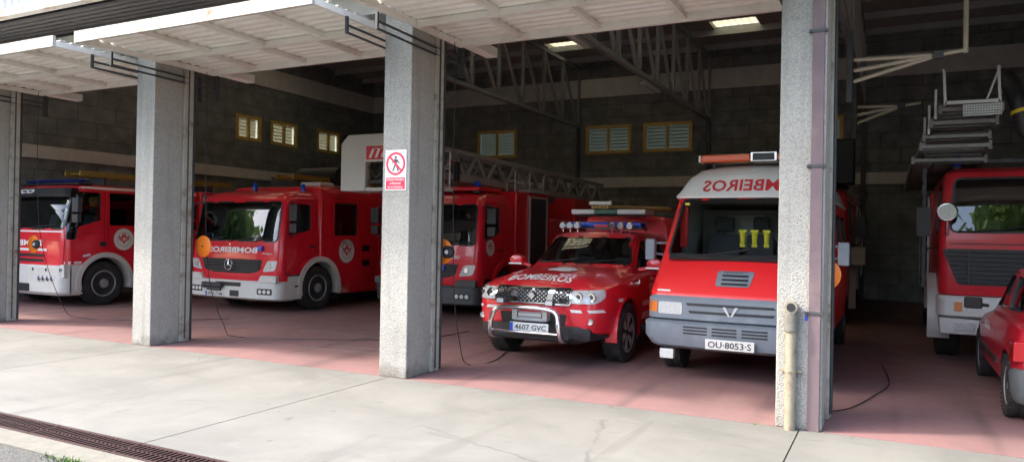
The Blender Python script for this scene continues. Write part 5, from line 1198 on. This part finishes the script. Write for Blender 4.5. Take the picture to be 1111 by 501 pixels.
# ---------- older flat-fronted trucks
def old_truck(root, hw=1.22, back=False):
    lv = [(.92, .06, hw-.01, .12, .03), (1.0, .03, hw, .12, .03), (1.72, .04, hw, .12, .03), (2.50, .16, hw-.05, .12, .03), (2.58, .20, hw-.07, .14, .03), (2.64, .30, hw-.14, .2, .03), (2.66, .5, hw-.3, .2, .02)]
    ws = round2d([(-hw+.14, 1.78), (hw-.14, 1.78), (hw-.19, 2.48), (-hw+.19, 2.48)], .08)
    win = round2d([(.38, 1.75), (1.2, 1.75), (1.2, 2.42), (.46, 2.42)], .05)
    o, surf, ds, g = cab(root, lv, 2.9, 1.2, ws, [(win, (-1, 1))], [('door', round2d([(.28, 1.02), (1.3, 1.02), (1.3, 2.50), (.34, 2.50)], .04), (-1, 1))], mats=('oldred',))
    # grille
    gp = round2d([(-hw+.03, 1.54), (hw-.03, 1.54), (hw-.22, 1.06), (-hw+.22, 1.06)], .04)
    gr = decal('grille', gp, surf, 'front', 'black', root, .01, .1, .02)
    for k in range(8):
        z = 1.09+k*.058; wv = hw-.22+(z-1.06)*.33
        P = [surf.hit('front', a, z, .03) for a in [-wv+2*wv*i/6 for i in range(7)]]
        m3 = MB(); m3.tube([p for p in P if p], .012, 6, smooth=0); link('grille_bar', m3, 'darkgrey', gr)
    for sx in (-1, 1):
        m3 = MB(); P = [surf.hit('front', sx*(hw-.34), z, .035) for z in (1.07, 1.3, 1.53)]; m3.tube([p for p in P if p], .014, 6, smooth=0); link('grille_bar', m3, 'darkgrey', gr)
    decal('front_crease', [(-hw+.05, 1.60), (hw-.05, 1.60), (hw-.05, 1.615), (-hw+.05, 1.615)], surf, 'front', 'black', root, .002)
    bo = link('bumper', loft_z([(.62, .02, hw-.02, .12, .03), (.65, -.05, hw+.02, .12, .03), (.88, -.05, hw+.02, .12, .03), (.91, -.02, hw, .12, .03)], .45), 'white', root, smooth=35)
    bs = Surf(bo.data)
    for sx in (-1, 1):
        q = [(sx*(hw-.52), .70), (sx*(hw-.16), .70), (sx*(hw-.16), .84), (sx*(hw-.52), .84)]; q = q if sx > 0 else q[::-1]
        h = decal('headlight_bezel', round2d(q, .03), bs, 'front', 'cream', bo, .006, .1, .01)
        q = [(sx*(hw-.27), .71), (sx*(hw-.18), .71), (sx*(hw-.18), .83), (sx*(hw-.27), .83)]; q = q if sx > 0 else q[::-1]
        decal('turn_signal', q, bs, 'front', 'turn', h, .012, .1, .008)
        q = [(sx*(hw-.50), .71), (sx*(hw-.28), .71), (sx*(hw-.28), .83), (sx*(hw-.50), .83)]; q = q if sx > 0 else q[::-1]
        decal('headlight', round2d(q, .04), bs, 'front', 'lens', h, .012, .1, .01)
        link('lower_bumper', MB().prism([(sx*(hw-.02), .40), (sx*(hw-.55), .40), (sx*(hw-.55), .60), (sx*(hw+.0), .615)], 'Y', -.02, .3), 'white', root, bevel=.015)
        link('low_lamp', MB().box((sx*(hw-.42), -.045, .45), (sx*(hw-.18), -.02, .56)), 'lens', root, bevel=.01)
        link('fender', arch_mb(.95, .52, .56, .66, sx*(hw-.15), sx*(hw+.12), 10, 200, .9), 'white', root, smooth=50)
        for y in (.95, 5.2): wheel(root, sx*(hw-.15), y, .50, .30, sx)
        m3 = MB(); m3.box((sx*(hw+.1), .14, 1.7), (sx*(hw+.28), .22, 2.1)); m3.tube([(sx*hw, .3, 2.3), (sx*(hw+.2), .2, 2.25), (sx*(hw+.2), .2, 1.6), (sx*hw, .3, 1.55)], .014, 6); link('mirror', m3, 'black', root, bevel=.01)
    link('tow_plate', MB().box((-.35, -.06, .93), (.35, .0, .985)), 'alu', root, bevel=.005)
    link('dashboard', MB().box((-hw+.12, .25, 1.35), (hw-.12, .55, 1.7)), 'interior', root, bevel=.04)
    seat(root, .6, .95, 1.3); seat(root, -.6, .95, 1.3); steering(root, .6, .62, 1.72, .22)
    wiper(root, surf, [(-1.0, 1.77), (-.5, 1.80), (-.05, 1.90)]); wiper(root, surf, [(-.1, 1.77), (.4, 1.80), (.9, 1.90)])
    rear_body(root, 2.95, 7.2, hw, .6, 2.5, ((3.1, 4.2), (6.1, 7.0)), 'oldred', 5.2, .5); chassis(root, .4, 7, (.95, 5.2), .5, hw)
    return surf
TR = thing('fire_truck', 'older red fire truck with black grille, white bumper and spotlight at right', 'fire truck', (1.80, 11.56, 0))
sT = old_truck(TR)
m3 = MB(); m3.lathe([(0, .006), (.005, .115), (.03, .13), (.07, .10), (.12, .04)], (-1.14, -.08, 2.03), 'Y', 24); m3.cyl((-1.14, .0, 1.93), (-1.14, .05, 1.72), .015, n=8); sl = link('spotlight', m3, 'chrome', TR, smooth=40)
m3 = MB(); m3.lathe([(0, .004), (0, .10), (.004, .105)], (-1.14, -.086, 2.03), 'Y', 24); link('spotlight_lens', m3, 'lens', sl)
beacon(TR, -1.0, .45, 2.68, .06, .15)
m3 = MB()
for a in (.2, .75): m3.box((-1.42, a, 1.0), (-1.38, a+.04, 2.65))
for k in range(6): m3.box((-1.42, .24, 1.1+k*.27), (-1.38, .75, 1.13+k*.27))
link('side_rack', m3, 'black', TR)
m3 = MB(); m3.box((-1.3, .2, 2.75), (-1.25, 7, 2.80)); m3.box((1.2, .2, 2.75), (1.25, 7, 2.80))
for y in (.2, 2.5, 5): m3.box((-1.3, y, 2.70), (1.25, y+.06, 2.75))
link('roof_rack', m3, 'steel', TR)
BT = thing('fire_truck', 'dark red truck standing in shade behind the white roofed van', 'fire truck', (-1.95, 15.6, 0)); old_truck(BT)
link('roof_gear', MB().box((.3, .4, 2.7), (1.15, 1.6, 3.3)).box((.9, .1, 2.72), (1.3, .5, 3.6)), 'black', BT, bevel=.04)
link('side_box', MB().box((1.24, .3, 1.15), (1.5, .7, 1.5)), 'cream', BT, bevel=.02)
# ladders stacked on the old truck: flat alloy ladders, front ends staggered
def ladder(t, w, L, rail=.11, step=.30, mat='ladderalu', rad=.017):
    m = MB()
    for sx in (-1, 1): m.box((sx*w/2-.02, 0, 0), (sx*w/2+.02, L, rail))
    link('rail', m, mat, t, bevel=.004); m = MB(); y = .12
    while y < L: m.cyl((-w/2, y, rail/2), (w/2, y, rail/2), rad, n=8); y += step
    link('rungs', m, mat, t, smooth=40)
G = 'ladders on the old truck'
for i, (x, y, z, wd, lab) in enumerate(((.78, 12.0, 2.79, .72, 'alloy ladder set back between the two lowest of the stack above the old truck'), (.80, 11.7, 3.055, .66, 'alloy ladder set back in the middle of the stack above the old truck'), (.86, 11.5, 3.195, .6, 'alloy ladder set back under the topmost one above the old truck'), (.68, 11.7, 2.70, .86, 'alloy ladder lowest and farthest back in the stack above the old truck'), (.72, 11.2, 2.83, .78, 'alloy ladder, second lowest of the stack above the old truck'), (.74, 11.3, 2.97, .74, 'alloy ladder, third lowest of the stack above the old truck'),
                                  (.80, 11.0, 3.11, .72, 'alloy ladder just below the topmost one above the old truck'), (.86, 10.8, 3.25, .66, 'topmost alloy ladder, directly under the mesh-ended tray'))):
    t = thing('ladder', lab, 'ladder', (x, y, z), group=G); ladder(t, wd, 7.0)
    m = MB(); m.box((-wd/2, -.02, .025), (wd/2, .02, .075)); link('end_bar', m, 'ladderalu', t, bevel=.005)
t = thing('roof_cage', 'alloy tray with mesh end and upright posts topping the ladder stack', 'cage', (1.12, 10.6, 3.345))
m = MB()
for x in (-.55, .02):
    m.bar((x, 0, -.02), (x-.02, 0, .42), .03, .03)
m.bar((-.55, 0, .0), (.02, 0, .0), .03, .04); m.bar((-.55, 0, .0), (-.55, 3.0, .0), .03, .03); m.bar((.02, 0, .0), (.02, 3.0, .0), .03, .03); m.bar((.02, 0, .42), (-.12, .0, .0), .02, .02)
for x, y, z in ((-.64, .3, -.15), (-.70, .6, -.3), (-.74, .9, -.42)): m.bar((x, y, z), (x, y, z+.38), .028, .028)
link('frame', m, 'alu', t); m = MB()
for k in range(5): m.box((-.36, -.008, -.17+k*.03), (.04, .004, -.155+k*.03))
for k in range(15): m.box((-.36+k*.028, -.012, -.17), (-.35+k*.028, -.004, -.03))
link('mesh_end', m, 'alu', t)
m = MB(); m.tube([(2.0, 10.9, 2.75), (1.5, 10.9, 2.95), (1.40, 10.9, 3.2), (1.33, 10.95, 3.5), (1.28, 11.2, 3.72), (1.35, 12, 3.8)], .10, 14, smooth=6)
o = link('suction_hose', m, 'black', smooth=60); tag(o, 'thick black suction hose curving over the ladder stack', 'hose')
m = MB(); m.cyl((1.395, 10.9, 3.22), (1.385, 10.905, 3.26), .108, n=20); link('yellow_band', m, 'yellow', o)
# yellow ladders on the two left engines
for i, (x, y, z, lab) in enumerate(((-15.3, 9.6, 2.68, 'yellow ladder lying on the roof of the farthest left engine'), (-11.9, 12.2, 2.75, 'yellow ladder lying on the roof of the star-badged engine'))):
    t = thing('roof_ladder', lab, 'ladder', (x, y, z), group='yellow roof ladders'); ladder(t, .5, 4.0, .11, mat='yladder')
    for yy in (.5, 3.3): link('bearer', MB().box((-.3, yy, -.16), (.3, yy+.05, -.002)), 'steel', t)

# ---------- small red car, tail towards us
CR = thing('hatchback_car', 'small red hatchback with grey bumper parked nose-in at right edge', 'car', (1.77, 11.5, 0), pi)
hw = .80
st = [(.0, .60, .32, .52, .5, .45, .60), (.1, .74, .26, .60, .56, .5, .68), (.6, .79, .24, .74, .6, .52, .80), (1.05, hw, .22, .82, .68, .58, .90), (1.5, hw, .22, .86, .70, .60, 1.16), (1.85, hw, .22, .88, .70, .60, 1.36), (2.3, hw, .22, .89, .70, .60, 1.40), (3.1, hw, .22, .90, .69, .59, 1.37), (3.35, hw-.01, .24, .90, .68, .57, 1.25), (3.58, hw-.03, .26, .88, .64, .54, .98), (3.66, hw-.07, .32, .80, .60, .5, .86)]
cb = link('body', loft_y(pchip(st), prof_pk), 'carred', CR); cs = Surf(cb.data)
boolop(cb, loft_y([(1.3, hw-.07, .35, .80, .62, .54, .95), (1.6, hw-.07, .35, .82, .64, .54, 1.16), (1.95, hw-.07, .35, .83, .64, .54, 1.31), (3.05, hw-.07, .35, .83, .63, .53, 1.31), (3.3, hw-.08, .35, .83, .62, .51, 1.12)], prof_pk), mat='interior')
for y in (.72, 3.12): boolop(cb, MB().cyl((-1.5, y, .29), (1.5, y, .29), .34, n=32), mat='black')
dpoly = round2d([(1.12, .34), (2.25, .34), (2.35, .9), (2.33, 1.33), (1.9, 1.33), (1.25, .9)], .04)
d = make_door('door', cb, dpoly, 1, x0=.4, x1=1.3, mat='vanred')
w1 = round2d([(1.42, .93), (2.27, .95), (2.25, 1.29), (1.9, 1.29)], .03); boolop(d, MB().prism(w1, 'X', .3, 1.3), mat='black'); shade(d.data, 32); pane('side_window', grow2d(w1, .02), cs, 'left', 'darkglass', d, -.02)
w2 = round2d([(2.42, .95), (3.2, .98), (3.02, 1.28), (2.42, 1.29)], .04); boolop(cb, MB().prism(w2, 'X', .3, 1.3), mat='black')
w3 = round2d([(-.5, .95), (.5, .95), (.44, 1.26), (-.44, 1.26)], .05); boolop(cb, MB().prism(w3, 'Y', 3.0, 4.2), mat='black'); shade(cb.data, 32)
pane('rear_quarter_window', grow2d(w2, .02), cs, 'left', 'darkglass', CR, -.02); pane('rear_window', grow2d(w3, .02), cs, 'back', 'darkglass', CR, -.02)
link('rear_bumper', loft_y([(2.98+.42, hw-.005, .24, .50), (3.62, hw-.0, .22, .52), (3.72, hw-.06, .22, .52), (3.78, hw-.2, .26, .50)], lambda hw, zs, zt: [(0, zs), (hw-.03, zs), (hw, zs+.04), (hw+.01, zt-.04), (hw-.02, zt), (0, zt)]), 'carbump', CR, smooth=40)
for sx in (-1, 1):
    link('tail_light', MB().prism([(sx*(hw-.24), .58), (sx*(hw+.005), .58), (sx*(hw-.0), .76), (sx*(hw-.22), .76)][::sx], 'Y', 3.40, 3.67), 'tail', CR, bevel=.015)
    for y in (.72, 3.12): wheel(CR, sx*(hw-.09), y, .285, .17, sx, 'steel')
m3 = MB(); m3.box((hw+.02, 1.28, .86), (hw+.2, 1.38, .99)); m3.bar((hw-.05, 1.34, .90), (hw+.05, 1.34, .91), .04, .04); link('mirror', m3, 'black', CR, bevel=.03)
text_on('door_lettering', 'BOMBEIROS', 1.62, .72, cs, 'left', 'letter_white', CR, .09, .62, .02, off=.012, rot=.0)
link('side_moulding', MB().box((hw-.01, 1.15, .42), (hw+.02, 2.6, .47)), 'black', CR, bevel=.005)
seat(CR, .36, 1.9, .42, .9); steering(CR, .36, 1.55, .86, .17)

# =================================================================== surroundings behind the camera (seen in reflections)
OB = thing('apartment_building', 'pale plastered building across the road, seen only in reflections', 'building', (-14, -46, 0))
link('wall', MB().box((-26, -6, 0), (26, 0, 9)), 'plaster', OB); link('roof', MB().box((-26.5, -6.5, 9.01), (26.5, .6, 9.3)), 'oldred', OB)
m = MB()
for k in range(12):
    for z in (1.2, 4.2, 6.8): m.box((-24+k*4.1, -.05, z), (-22.6+k*4.1, .02, z+1.5))
link('windows', m, 'darkglass', OB)
bm = bmesh.new()
for x, y, r, h in ((7, -25, 7, 14), (16, -28, 7, 13), (-38, -10, 6, 9), (-45, -19, 7, 11), (-34, -21, 6, 8), (-52, -8, 7, 12), (-62, -20, 7, 9), (-50, -30, 7, 10), (-70, -8, 7, 9), (-46, -14, 5, 7), (-38, -36, 6, 9), (8, -30, 5, 6), (20, -34, 5, 7), (-80, 2, 8, 10), (-56, 4, 6, 7)):  # first two tall trees added to block sky glare in a windscreen
    for k in range(3000):
        v = Vector((random.gauss(0, 1), random.gauss(0, 1), random.gauss(0, 1))).normalized()*r*(.4+.6*random.random())*(1+.22*sin(k)); c = Vector((x+v.x, y+v.y, h+v.z*.9)); g_ = .4
        a, b = Vector((random.gauss(0, g_), random.gauss(0, g_), random.gauss(0, g_))), Vector((random.gauss(0, g_), random.gauss(0, g_), random.gauss(0, g_)))
        bm.faces.new([bm.verts.new(c), bm.verts.new(c+a), bm.verts.new(c+a+b), bm.verts.new(c+b)])
me = bpy.data.meshes.new('trees'); bm.to_mesh(me); bm.free(); o = link('trees', me, 'leaf')
tag(o, 'leafy wood across the road, two trees added against glare, seen only in windscreen reflections', 'trees', kind='stuff')
